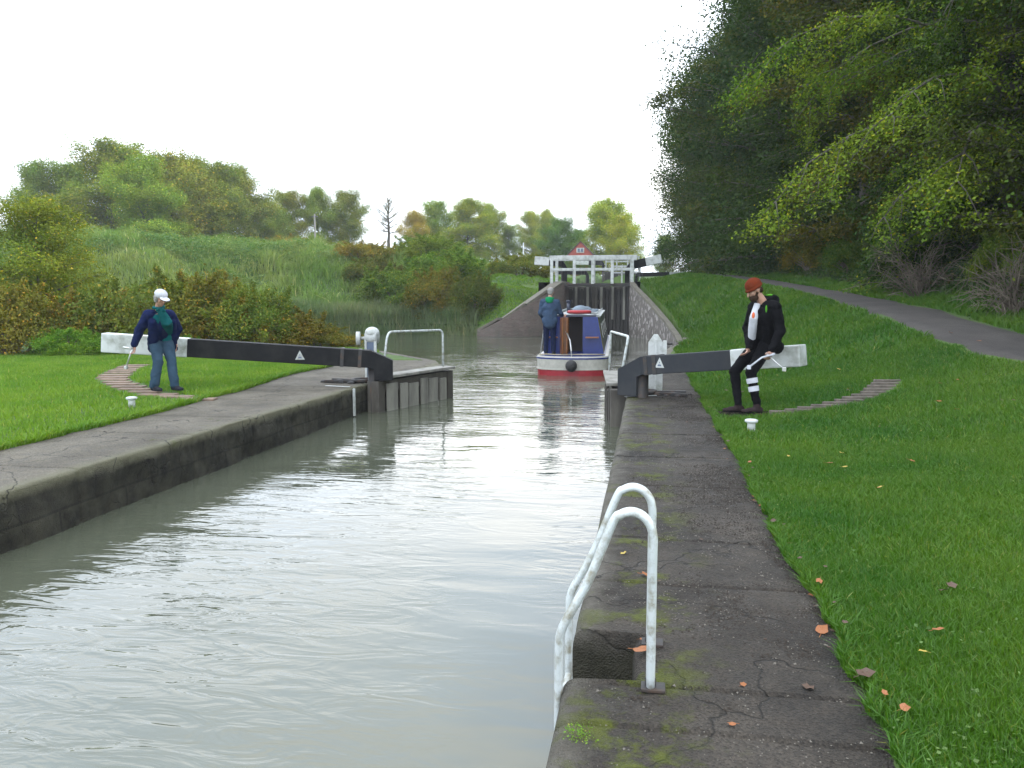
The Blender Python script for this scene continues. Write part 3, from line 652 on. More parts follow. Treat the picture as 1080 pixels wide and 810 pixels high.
# cabin: tumblehome cross-section extruded, rear wall made of two panels + opening
def cabin_prism(x0b, x1b, x0t, x1t, z0, z1, y0, y1, mat, name, parent=r):
    m = MB(); vs = [(x0b, y0, z0), (x1b, y0, z0), (x1t, y0, z1), (x0t, y0, z1), (x0b, y1, z0), (x1b, y1, z0), (x1t, y1, z1), (x0t, y1, z1)]
    m.add(vs, [[0, 1, 2, 3], [5, 4, 7, 6], [1, 5, 6, 2], [4, 0, 3, 7], [3, 2, 6, 7], [4, 5, 1, 0]]); return m.build(name, mat, parent, world=False)
Z0, Z1 = .50, 1.52; HB, HT = .82, .64
cabin_prism(-HB, -.18, -HT, -.18, Z0, Z1, 1.15, 1.25, M['bblue'], 'rear_panel'); cabin_prism(.24, HB, .24, HT, Z0, Z1, 1.15, 1.25, M['bblue'], 'rear_panel')
cabin_prism(HB-.06, HB, HT-.06, HT, Z0, Z1, 1.25, 2.3, M['yellowpanel'], 'side_panel'); cabin_prism(-HB, -HB+.06, -HT, -HT+.06, Z0, Z1, 1.25, 2.3, M['bblue'], 'side_panel')
cabin_prism(HB-.05, HB-.004, HT-.05, HT-.004, Z0, Z1, 2.3, 12, M['bdark'], 'cabin_side'); cabin_prism(-HB+.004, -HB+.05, -HT+.004, -HT+.05, Z0, Z1, 2.3, 12, M['bdark'], 'cabin_side')
cabin_prism(-HB, HB, -HT, HT, Z0, Z1, 12, 12.1, M['bdark'], 'front_panel')
cabin_prism(-HB+.1, HB-.1, -HT+.1, HT-.1, Z0-.3, Z1-.02, 2.2, 2.25, M['interior'], 'bulkhead')
for k in range(4):
    for sg in (-1, 1):
        y = 3.4+k*2.3; m = MB(); T = Matrix.Translation((sg*.735, y, 1.08)) @ Matrix.Rotation(-sg*math.atan2(HB-HT, Z1-Z0), 4, 'Y')
        w_ = MB().box((0, 0, 0), (.02, .8, .42), bev=.005); w_.V = [tuple(T @ Vector(v)) for v in w_.V]; fo = w_.build('window', M['steel'], r, world=False)
        g_ = MB().box((sg*.008, 0, 0), (.02, .7, .33)); g_.V = [tuple(T @ Vector(v)) for v in g_.V]; g_.build('pane', M['glass'], fo, world=False)
# roof, cambered
m = MB(); vs = []; fs = []; xr = np.linspace(-HT-.05, HT+.05, 9); yr = [1.95, 5, 8, 12.15]
for y in yr:
    for x in xr: vs.append((x, y, Z1+.065-.05*(x/HT)**2+.02*(y-2)/3))
for j in range(3):
    for i in range(8): fs.append([j*9+i, j*9+i+1, (j+1)*9+i+1, (j+1)*9+i])
n0 = len(vs); vs += [(v[0], v[1], v[2]-.045) for v in vs]; fs += [[f_+n0 for f_ in f[::-1]] for f in fs]
fs += [[i, n0+i, n0+i+1, i+1] for i in range(8)] + [[27+i, 27+i+1, n0+27+i+1, n0+27+i] for i in range(8)]
for j in range(3): fs.append([j*9, (j+1)*9, n0+(j+1)*9, n0+j*9]); fs.append([j*9+8, n0+j*9+8, n0+(j+1)*9+8, (j+1)*9+8])
m.add(vs, fs); m.build('roof', M['roof'], r, world=False)
for sg in (-1, 1):
    MB().box((sg*(HT-.01), 1.58, Z1+.03), (.08, .84, .07), bev=.01).build('hatch_rail', M['roof'], r, world=False)
    MB().tube([(sg*(HT-.06), 2.1, Z1+.09), (sg*(HT-.06), 12, Z1+.15)], .018, 8).build('grab_rail', M['roof'], r, world=False)
MB().box((0.05, 1.2, Z1+.03), (1.2, .08, .06), bev=.01).build('hatch_sill', M['bdark'], r, world=False)
# doors swung outwards
d1 = MB().box((-.33, 1.02, (Z0+Z1)/2), (.035, .30, .98), .25, bev=.006).build('door', M['varnish'], r, world=False)
MB().box((-.31, .99, 1.0), (.03, .16, .5), .25).build('door_panel', M['yellowpanel'], d1, world=False)
d2 = MB().box((-.17, 1.06, (Z0+Z1)/2), (.035, .26, .98), -.1, bev=.006).build('door', M['varnish'], r, world=False)
MB().box((-.25, 1.10, (Z0+Z1)/2), (.16, .05, 1.0), bev=.006).build('door_frame', M['varnish'], r, world=False)
for xb, w_ in ((-.62, .38), (.50, .36)): MB().box((xb, 1.0, .97), (w_, .2, .035), bev=.01).build('seat_ledge', M['varnish'], r, world=False)
MB().ball((0, -.1, .28), (.155, .13, .155)).build('stern_fender', M['black_rub'], r, world=False)
MB().tube([(0, .1, .5), (-.02, .12, .75), (-.06, .3, .93), (-.12, .75, .98), (-.2, 1.0, 1.12)], .018, 8).build('tiller', M['steel'], r, world=False)
for xx in (-.95, .93): pass
tr = MB().tube(rounded([(-.88, .75, .5), (-.78, .85, 1.35), (-.7, 1.12, 1.5)], .1), .015, 6).build('stanchion', M['steel'], r, world=False)
r.location = (-1.925, 20.62, -.49); r.rotation_euler = (0, 0, math.radians(2.2))
bm_ = Matrix.Translation(r.location) @ Matrix.Rotation(math.radians(2.2), 4, 'Z')
def onboat(v): return bm_ @ Vector(v)
def boat_mb(name, mb, mat, lab, cat, smooth=None):
    mb.V = [tuple(onboat(v)) for v in mb.V]; q = mb.build(name, mat, None, smooth=smooth)
    c = Vector(mb.V[0]); tag(q, lab, cat); return q
m = MB(); m.tube([(.12+.17*math.cos(a)*1.7, 1.62+.25*math.sin(a), Z1+.13) for a in np.linspace(0, 2*PI, 25)], .05, 8); m.box((.1, 1.6, Z1+.1), (.35, .3, .05), bev=.02)
boat_mb('lifebelt', m, M['red'], 'flattened red lifebelt lying on the rear of the boat roof', 'lifebelt')
m = MB()
for k, (x, y, s) in enumerate(((.08, 3.2, .2), (.22, 3.7, .16), (-.02, 3.8, .15))): m.ball((x, y, Z1+.16), (s*1.2, s*1.2, s*.75), n=12)
m.tube([(.25+.14*math.cos(a), 3.2+.14*math.sin(a), Z1+.13+a*.004) for a in np.linspace(0, 12, 40)], .02, 6)
boat_mb('canvas_bag', m, M['bag'], 'crumpled grey canvas bundle lying on the boat roof', 'bag')
MB().tube([(-.35, 4.6, Z1+.05), (-.35, 4.6, Z1+.42)], .06, 12).tube([(-.35, 4.6, Z1+.40), (-.35, 4.6, Z1+.46)], .085, 12).build('chimney', M['bdark'], r, world=False).matrix_parent_inverse = Matrix()
MB().tube(rounded([(-.9, .5, .53), (-.7, .3, .56), (-.3, .25, .54), (.1, .5, .54), (.5, .4, .55), (.85, .6, .54)], .2), .016, 6).build('mooring_rope', M['rope'], r, world=False)
m = MB().tube([(-.45, 2.0, Z1+.14), (-.42, 6.5, Z1+.2)], .025, 8)
boat_mb('boat_pole', m, M['roof'], 'long pale pole lying along the left of the boat roof', 'pole')
m = MB().box((.42, 3.6, Z1+.14), (.28, 1.1, .06), bev=.01).box((.42, 5.1, Z1+.15), (.3, .7, .07), bev=.01)
boat_mb('solar_panel', m, M['bag'], 'dark flat panel lying on the right of the boat roof', 'panel')

# ================================================================ people
M['rust'] = cloth('rust_knit', (.125, .024, .009)); M['navyj'] = cloth('navy_fleece', (.009, .015, .055)); M['teal'] = cloth('teal_shirt', (.006, .085, .09))
M['bluetr'] = cloth('slate_trousers', (.026, .05, .075)); M['blackc'] = cloth('black_cloth', (.004, .004, .005)); M['blackj'] = cloth('black_jacket', (.0045, .0045, .0055), 6, .85); M['whitec'] = cloth('white_cloth', (.5, .51, .55))
M['greyhair'] = cloth('grey_hair', (.27, .26, .245)); M['beard'] = cloth('dark_beard', (.035, .02, .013)); M['boot'] = cloth('dark_shoe', (.02, .022, .028)); M['boot2'] = cloth('brown_black_shoe', (.028, .02, .02))
M['bluej'] = cloth('blue_grey_jacket', (.04, .065, .11)); M['greenhood'] = cloth('green_hood', (.012, .20, .075)); M['dktr'] = cloth('dark_blue_trousers', (.010, .015, .04)); M['green'] = cloth('lime_lining', (.08, .30, .02)); M['orange'] = cloth('orange_print', (.6, .14, .06))
def frame(f, tilt=0):   # rotation matrix whose local -Y ... : local y = forward, z = up, tilted down by tilt
    f = Vector(f).normalized(); y = Vector((f.x*math.cos(tilt), f.y*math.cos(tilt), -math.sin(tilt)));
    rgt = Vector((f.y, -f.x, 0)).normalized(); z = rgt.cross(y); return Matrix((rgt, y, z)).transposed()
def hand(m, wr, d, side, curl=.9, s=1.0):
    """palm + five fingers; d = direction wrist->fingers, side = thumb side"""
    d = Vector(d).normalized(); sd = Vector(side).normalized(); sd = (sd-d*sd.dot(d)).normalized(); n = d.cross(sd)
    wr = Vector(wr); pc = wr+d*.045*s
    Mx = Matrix((sd, d, n)).transposed(); m.ball(pc, (.042*s, .05*s, .017*s), Mx, 12); m.cap(wr-d*.02, wr+d*.02, .027*s, .027*s, 10)
    for i, (o_, L) in enumerate(((.030, .072), (.010, .08), (-.011, .075), (-.031, .058))):
        p = wr+d*.085*s+sd*o_*s; dd = d.copy(); r_ = .0095*s
        for k in range(3):
            a = curl*(.5+k*.45); dd = (d*math.cos(a)+n*math.sin(a)); q = p+dd*L*s*(.42-.06*k); m.cap(p, q, r_, r_*.9, 8); p = q; r_ *= .93
    p = wr+d*.03*s+sd*.033*s; q = p+(sd*.7+d*.6+n*.35).normalized()*.036*s; m.cap(p, q, .012*s, .0105*s, 8); m.cap(q, q+(d*.8+n*.6+sd*.1).normalized()*.03*s, .0105*s, .009*s, 8)
def head(m, c, f, tilt, s=1.):
    F_ = frame(f, tilt); c = Vector(c); g = lambda x, y, z: c+F_ @ Vector((x*s, y*s, z*s))
    m.ball(g(0, -.012, .025), (.076*s, .096*s, .098*s), F_, 20); m.ball(g(0, .022, -.04), (.058*s, .066*s, .07*s), F_, 16); m.ball(g(0, .055, -.092), (.026*s, .024*s, .02*s), F_, 10)
    m.cap(g(0, .088, .012), g(0, .112, -.026), .009*s, .015*s, 8)   # nose
    for sx_ in (-1, 1):
        m.ball(g(sx_*.032, .077, .028), (.026*s, .014*s, .01*s), F_, 8); m.ball(g(sx_*.078, -.005, -.01), (.011*s, .02*s, .031*s), F_, 8); m.ball(g(sx_*.04, .06, -.02), (.024*s, .022*s, .02*s), F_, 8)
    m.ball(g(0, .087, -.054), (.024*s, .009*s, .006*s), F_, 8); m.ball(g(0, .084, -.068), (.020*s, .010*s, .007*s), F_, 8)
    return F_, g
def face_bits(body, g, F_, s=1.):
    for sx_ in (-1, 1):
        MB().ball(g(sx_*.031, .083, .012), (.012*s, .006*s, .006*s), F_, 8).build('eye', M['interior'], body)
def torso(m, pel, ch, nk, shl, shr, rp=(.16, .11), rc=(.165, .115), extra=0):
    pel, ch, nk, shl, shr = map(Vector, (pel, ch, nk, shl, shr)); ax = (shr-shl).normalized(); up_ = (nk-pel).normalized(); fy = up_.cross(ax).normalized()
    Mx = Matrix((ax, fy, up_)).transposed(); mid = (pel+ch)/2
    m.ball(pel, (rp[0]+extra, rp[1]+extra, .13+extra), Mx, 16); m.ball(mid, (rc[0]*.92+extra, rc[1]*.92+extra, .17+extra), Mx, 16); m.ball(ch, (rc[0]+extra, rc[1]+extra, .17+extra), Mx, 16)
    m.cap(shl, shr, .06+extra, .06+extra, 12); m.ball((shl+shr)/2-up_*.02, (.12+extra, .075+extra, .06+extra), Mx, 12); return Mx
def person(name, lab, J, f, tilt, opt):
    for k_ in J: J[k_] = tuple(Vector(J[k_])+Vector((0, 0, opt.get('lift', 0))))
    r = thing('person', lab, 'person', opt['loc']); b = MB()
    F_, g = head(b, J['head'], f, tilt, opt.get('hs', 1)); 
    b.cap(J['neck'], Vector(J['head'])+F_ @ Vector((0, -.015, -.05)), .06, .05, 12)
    Mx = torso(b, J['pel'], J['ch'], J['neck'], J['shl'], J['shr'])
    for s in 'lr':
        b.cap(J['sh'+s], J['el'+s], .05, .04); b.cap(J['el'+s], J['wr'+s], .04, .026)
        b.cap(J['hp'+s], J['kn'+s], .082, .055); b.cap(J['kn'+s], J['an'+s], .054, .036)
        tdir = Vector(opt['toe'+s]).normalized(); a = Vector(J['an'+s]); b.cap(a+Vector((0, 0, -.04)), a+tdir*.10+Vector((0, 0, -.055)), .03, .022)
        hd, hs_, cu = opt['hand'+s]; hand(b, J['wr'+s], hd, hs_, cu)
    body = b.remesh('body', M['skin'], r, .0065)
    face_bits(body, g, F_, 1)
    return r, body, F_, g, Mx
def shoe(r, an, td, mat, L=.27, sole=None):
    an = Vector(an); td = Vector(td).normalized(); sd = Vector((td.y, -td.x, 0)); F_ = Matrix((sd, td, Vector((0, 0, 1)))).transposed()
    m = MB(); zf = -an.z+0
    base = Vector((an.x, an.y, an.z-.08))
    m.ball(base+td*-.025+Vector((0, 0, .035)), (.043, .062, .045), F_, 12); m.ball(base+td*.07+Vector((0, 0, .032)), (.045, .09, .036), F_, 12); m.ball(base+td*.15+Vector((0, 0, .024)), (.046, .055, .028), F_, 12); m.cap(an+Vector((0, 0, .02)), base+Vector((0, 0, .06)), .048, .048)
    s_ = m.remesh('shoe', mat, r, .008)
    q = MB(); q.ball(base+td*.06+Vector((0, 0, .006)), (.048, .15, .013), F_, 14); q.build('sole', sole or mat, s_)
# --- the man sitting on the right beam
f = Vector((-.94, -.34, 0)); 
J = dict(head=(1.34, 10.62, 1.56), neck=(1.46, 10.67, 1.40), ch=(1.485, 10.70, 1.20), pel=(1.50, 10.82, .87), shl=(1.585, 10.54, 1.34), shr=(1.38, 10.83, 1.34),
         ell=(1.66, 10.48, 1.05), wrl=(1.55, 10.38, .80), elr=(1.30, 10.88, 1.08), wrr=(1.31, 10.66, .80),
         hpl=(1.52, 10.70, .84), hpr=(1.42, 10.84, .84), knl=(1.30, 10.38, .52), knr=(1.12, 10.56, .52), anl=(1.38, 10.33, .10), anr=(1.16, 10.40, .10))
opt = dict(lift=.035, loc=(1.3, 10.5, 0), toel=(-.95, -.3, 0), toer=(-.96, -.26, 0), handl=((-.35, -.2, -.9), (-.6, -.6, 0), 1.3), handr=((-.6, -.5, -.6), (.2, -.7, .4), .5))
r, body, F_, g, Mx = person('person', 'bearded man in rust beanie and black hooded jacket sitting on the right beam', J, f, .55, opt)
m = MB(); m.ball(J['pel'], (.16, .13, .13), Mx)
for s in 'lr': m.cap(J['hp'+s], J['kn'+s], .098, .072); m.cap(J['kn'+s], Vector(J['an'+s])+Vector((0, 0, .02)), .068, .050)
tro = m.remesh('trousers', M['blackc'], r, .009, .022, .09, 1)
# white bands on the near shin
kn, an = Vector(J['knl']), Vector(J['anl'])
for q in (.16, .40):
    a = kn.lerp(an, q); b2 = kn.lerp(an, q+.15); MB().tube([a, b2], [.0685-.018*q+.006, .0685-.018*(q+.15)+.006], 16, caps=False).build('white_patch', M['whitec'], tro)
m = MB(); torso(m, Vector(J['pel'])+Vector((0, 0, .10)), J['ch'], J['neck'], J['shl'], J['shr'], extra=.0); m.remesh('shirt', M['whitec'], r, .009, .01, .08, 2)
MB().ball(Vector(J['ch'])+f*.128+Vector((.0, 0, .06)), (.035, .03, .05)).build('shirt_print', M['orange'], r)
m = MB(); left = Vector((-f.y, f.x, 0)); back = -f   # jacket: open at the front
def V3(k): return Vector(J[k])
ch = V3('ch'); pel = V3('pel')
torso(m, pel+back*.035, ch+back*.018, J['neck'], J['shl'], J['shr'], rp=(.19, .14), rc=(.185, .13), extra=.03)
m.cap(ch+back*.05, pel+back*.08, .14, .16)
lf = (V3('shl')-V3('shr')).normalized()
m.cap(ch+lf*.12+f*.06, pel+lf*.16+f*.04+Vector((0, 0, .02)), .07, .085); m.cap(ch-lf*.10+f*.06, pel-lf*.13+f*.06+Vector((0, 0, .02)), .07, .08)
m.cap(pel+back*.06+lf*.06, pel+back*.12+lf*.1+Vector((0, 0, -.04)), .12, .09)
for s in 'lr': m.cap(J['sh'+s], J['el'+s], .08, .066); m.cap(J['el'+s], Vector(J['wr'+s])+Vector((0, 0, .02)), .066, .05)
jk = m.remesh('jacket', M['blackj'], r, .01, .03, .09, 3)
# white shirt strip and placket visible through the open front
m = MB(); p0 = V3('neck')+f*.075+Vector((0, 0, -.03)); p1 = ch+f*.165+lf*.03; p2 = pel+f*.185+lf*.03+Vector((0, 0, .06)); m.tube([p0+Vector((0, 0, .02)), p1, (p1+p2)/2+f*.004, p2], [.04, .058, .056, .05], 10, flat=.95); m.remesh('shirt_front', M['whitec'], r, .008)
MB().ball(p1+lf*.03+f*.03+Vector((0, 0, .03)), (.02, .02, .05)).build('shirt_print', M['orange'], r)
m = MB(); hb = V3('neck')+back*.11+Vector((0, 0, .03)); m.tube([V3('neck')+lf*.09+f*.0+Vector((0, 0, .02)), hb+lf*.06+Vector((0, 0, .02)), hb-lf*.06+Vector((0, 0, .02)), V3('neck')-lf*.09+Vector((0, 0, .02))], [.03, .06, .06, .03], 10); m.ball(hb+back*.02, (.09, .09, .07)); hood = m.remesh('hood', M['blackj'], r, .01, .02, .06, 4)
MB().ball(hb+lf*.02+f*.035+Vector((0, 0, .065)), (.05, .045, .014)).build('hood_lining', M['green'], hood); MB().ball(V3('shl')+f*.088+Vector((0, 0, -.02))-lf*.03, (.012, .03, .05)).build('lapel_lining', M['green'], jk)
m = MB(); m.ball(g(0, -.018, .062), (.097, .112, .095), F_, 18); m.tube([g(.088*math.cos(a), -.012+.104*math.sin(a), .03) for a in np.linspace(0, 2*PI, 25)], .017, 8); m.remesh('beanie', M['rust'], r, .007, .006, .02, 5)
m = MB(); m.ball(g(0, .05, -.082), (.066, .062, .052), F_, 12); m.ball(g(0, -.06, -.03), (.075, .05, .05), F_, 12); m.cap(g(.06, .0, -.03), g(.03, .06, -.09), .018, .02); m.cap(g(-.06, .0, -.03), g(-.03, .06, -.09), .018, .02); m.remesh('beard', M['beard'], r, .006, .008, .02, 6)
shoe(r, J['anl'], opt['toel'], M['boot2'], sole=M['blackc']); shoe(r, J['anr'], opt['toer'], M['boot2'], sole=M['blackc'])
def windlass(p, a, b, c, lab, mat, r_=.011):
    q = thing('windlass', lab, 'windlass', p); h_ = MB().tube([p, a, b], r_, 8).build('crank', mat, q); MB().tube([b, c], r_*1.5, 6).build('handle', mat, q); MB().box(p, (.045, .045, .05), bev=.005).build('socket', mat, q)
hp = V3('wrl')+Vector((-.03, -.03, -.08))
windlass(hp+Vector((-.26, -.10, -.12)), hp+Vector((-.1, -.04, .0)), hp+Vector((.03, -.02, .035)), hp+Vector((.06, .05, .04)), 'white windlass held pointing left in the sitting man\'s hand', M['whitec'], .012)
windlass(hp+Vector((.16, -.10, -.14)), hp+Vector((.08, -.06, -.07)), hp+Vector((0, -.01, .01)), hp+Vector((-.04, .04, .05)), 'grey steel windlass held pointing right in the sitting man\'s hand', M['steel'], .009)
# --- the woman leaning on the left beam
f = Vector((.72, -.69, 0))
J = dict(head=(-7.44, 11.33, 1.44), neck=(-7.54, 11.42, 1.28), ch=(-7.58, 11.52, 1.07), pel=(-7.72, 11.74, .79), shl=(-7.48, 11.62, 1.18), shr=(-7.69, 11.37, 1.18),
         ell=(-7.47, 11.80, .95), wrl=(-7.55, 11.80, .74), elr=(-7.88, 11.40, .93), wrr=(-7.95, 11.36, .69),
         hpl=(-7.64, 11.74, .79), hpr=(-7.77, 11.62, .79), knl=(-7.45, 11.55, .46), knr=(-7.58, 11.40, .45), anl=(-7.30, 11.38, .09), anr=(-7.56, 11.24, .09))
opt = dict(lift=.06, loc=(-7.5, 11.4, 0), toel=(.9, -.4, 0), toer=(.9, -.45, 0), handl=((0, .2, -1), (1, 0, 0), .5), handr=((-.05, -.15, -1), (.8, -.4, 0), 1.2))
r, body, F_, g, Mx = person('person', 'grey haired woman in white cap and navy fleece leaning back on the left beam', J, Vector((.86, -.5, 0)), .45, opt)
m = MB(); m.ball(J['pel'], (.175, .135, .14), Mx)
for s in 'lr': m.cap(J['hp'+s], J['kn'+s], .108, .078); m.cap(J['kn'+s], Vector(J['an'+s])+Vector((0, 0, .01)), .075, .072)
m.remesh('trousers', M['bluetr'], r, .009, .03, .1, 1)
m = MB(); torso(m, Vector(J['pel'])+Vector((0, 0, .10)), J['ch'], J['neck'], J['shl'], J['shr'], extra=.0); m.remesh('shirt', M['teal'], r, .009, .012, .08, 2)
m = MB(); back = -f; lf = (V3('shl')-V3('shr')).normalized(); ch = V3('ch'); pel = V3('pel')
torso(m, pel+back*.03, ch+back*.045, V3('neck')+Vector((0, 0, -.03)), J['shl'], J['shr'], rp=(.19, .12), rc=(.185, .115), extra=.022)
m.cap(ch-lf*.13+f*.06, pel-lf*.14+f*.06+Vector((0, 0, -.12)), .075, .09); m.cap(ch+lf*.16+f*.03, pel+lf*.16+f*.05+Vector((0, 0, -.14)), .06, .07); m.cap(ch, pel+back*.03, .15, .17); m.cap(pel-lf*.1, pel-lf*.12+Vector((0, 0, -.14)), .12, .1)
for s in 'lr': m.cap(J['sh'+s], J['el'+s], .085, .07); m.cap(J['el'+s], Vector(J['wr'+s])+Vector((0, 0, .03)), .07, .055)
m.remesh('fleece', M['navyj'], r, .01, .03, .1, 3)
m = MB(); p1 = ch+f*.15+lf*.05; p2 = pel+f*.165+lf*.05+Vector((0, 0, .14)); m.tube([V3('neck')+f*.07, p1, p2, pel+f*.10+lf*.03], [.05, .085, .10, .11], 12); m.remesh('shirt_front', M['teal'], r, .009, .015, .06, 7)
m = MB(); m.tube([V3('neck')+Vector((math.cos(a)*.075, math.sin(a)*.07, .02+.01*math.sin(a))) for a in np.linspace(0, 2*PI, 18)], .024, 8); m.cap(V3('neck')+f*.07+Vector((0, 0, .02)), V3('neck')+f*.12-lf*.06+Vector((0, 0, -.03)), .022, .018); m.cap(V3('neck')+f*.07+Vector((0, 0, .02)), V3('neck')+f*.12+lf*.06+Vector((0, 0, -.03)), .022, .018); m.remesh('collar', M['teal'], r, .008)
m = MB(); m.ball(g(0, -.03, .0), (.092, .088, .085), F_, 16); m.cap(g(.08, .02, .02), g(.075, .01, -.045), .022, .024); m.cap(g(-.08, .02, .02), g(-.075, .01, -.045), .022, .024); m.ball(g(0, -.075, -.04), (.07, .04, .055), F_, 12); m.remesh('hair', M['greyhair'], r, .007, .02, .03, 8)
m = MB(); m.ball(g(0, -.012, .065), (.096, .108, .075), F_, 18); m.ball(g(0, .125, .048), (.075, .085, .010), F_, 14); m.remesh('cap', M['capw'] if 'capw' in M else M['whitec'], r, .006)
shoe(r, J['anl'], opt['toel'], M['boot']); shoe(r, J['anr'], opt['toer'], M['boot'])
hp = V3('wrr')+Vector((0, -.04, -.07))
windlass(hp+Vector((-.10, -.05, -.26)), hp+Vector((-.02, -.02, -.02)), hp+Vector((.0, 0, .03)), hp+Vector((-.13, -.06, .06)), 'steel windlass hanging from the woman\'s right hand', M['steel'], .012)
# --- the man steering the boat, seen from behind
zd = .03
bp = onboat((-.62, .62, 0)); bx, by = bp.x, bp.y
J = dict(head=(bx+.02, by+.04, 1.68+zd), neck=(bx, by-.0, 1.49+zd), ch=(bx, by, 1.25+zd), pel=(bx, by-.01, .92+zd), shl=(bx-.19, by, 1.40+zd), shr=(bx+.18, by+.02, 1.40+zd),
         ell=(bx-.25, by+.02, 1.12+zd), wrl=(bx-.20, by+.2, .95+zd), elr=(bx+.26, by+.08, 1.13+zd), wrr=(bx+.30, by+.30, 1.06+zd),
         hpl=(bx-.09, by, .88+zd), hpr=(bx+.09, by, .88+zd), knl=(bx-.10, by+.02, .48+zd), knr=(bx+.09, by+.03, .48+zd), anl=(bx-.10, by, .1+zd), anr=(bx+.10, by, .1+zd))
opt = dict(loc=(bx, by, zd), toel=(-.1, 1, 0), toer=(.1, 1, 0), handl=((.2, .8, -.4), (.3, 0, 1), .9), handr=((.3, .9, -.2), (-.3, 0, 1), .9))
r, body, F_, g, Mx = person('person', 'grey haired man in blue jacket with green hood steering the narrowboat', J, Vector((.15, 1, 0)), .05, opt)
m = MB(); m.ball(J['pel'], (.17, .13, .13), Mx)
for s in 'lr': m.cap(J['hp'+s], J['kn'+s], .10, .075); m.cap(J['kn'+s], Vector(J['an'+s])+Vector((0, 0, .01)), .075, .065)
m.remesh('trousers', M['dktr'], r, .01, .025, .1, 1)
m = MB(); torso(m, J['pel'], J['ch'], J['neck'], J['shl'], J['shr'], rp=(.19, .14), rc=(.19, .135), extra=.03)
m.cap(J['ch'], Vector(J['pel'])+Vector((0, 0, -.06)), .175, .185)
for s in 'lr': m.cap(J['sh'+s], J['el'+s], .088, .072); m.cap(J['el'+s], J['wr'+s], .072, .055)
m.remesh('jacket', M['bluej'], r, .011, .035, .1, 3)
m = MB(); nk = V3('neck'); m.tube([nk+Vector((math.cos(a)*.09, math.sin(a)*.08, .02)) for a in np.linspace(0, 2*PI, 18)], .03, 8); m.ball(nk+Vector((-.0, -.11, -.03)), (.11, .06, .09)); m.remesh('hood', M['greenhood'], r, .01, .02, .05, 4)
m = MB(); m.ball(g(0, -.02, .03), (.09, .1, .09), F_, 16); m.ball(g(0, -.06, -.03), (.072, .05, .06), F_, 12); m.remesh('hair', M['greyhair'], r, .008, .012, .03, 8)
shoe(r, J['anl'], opt['toel'], M['boot']); shoe(r, J['anr'], opt['toer'], M['boot'])

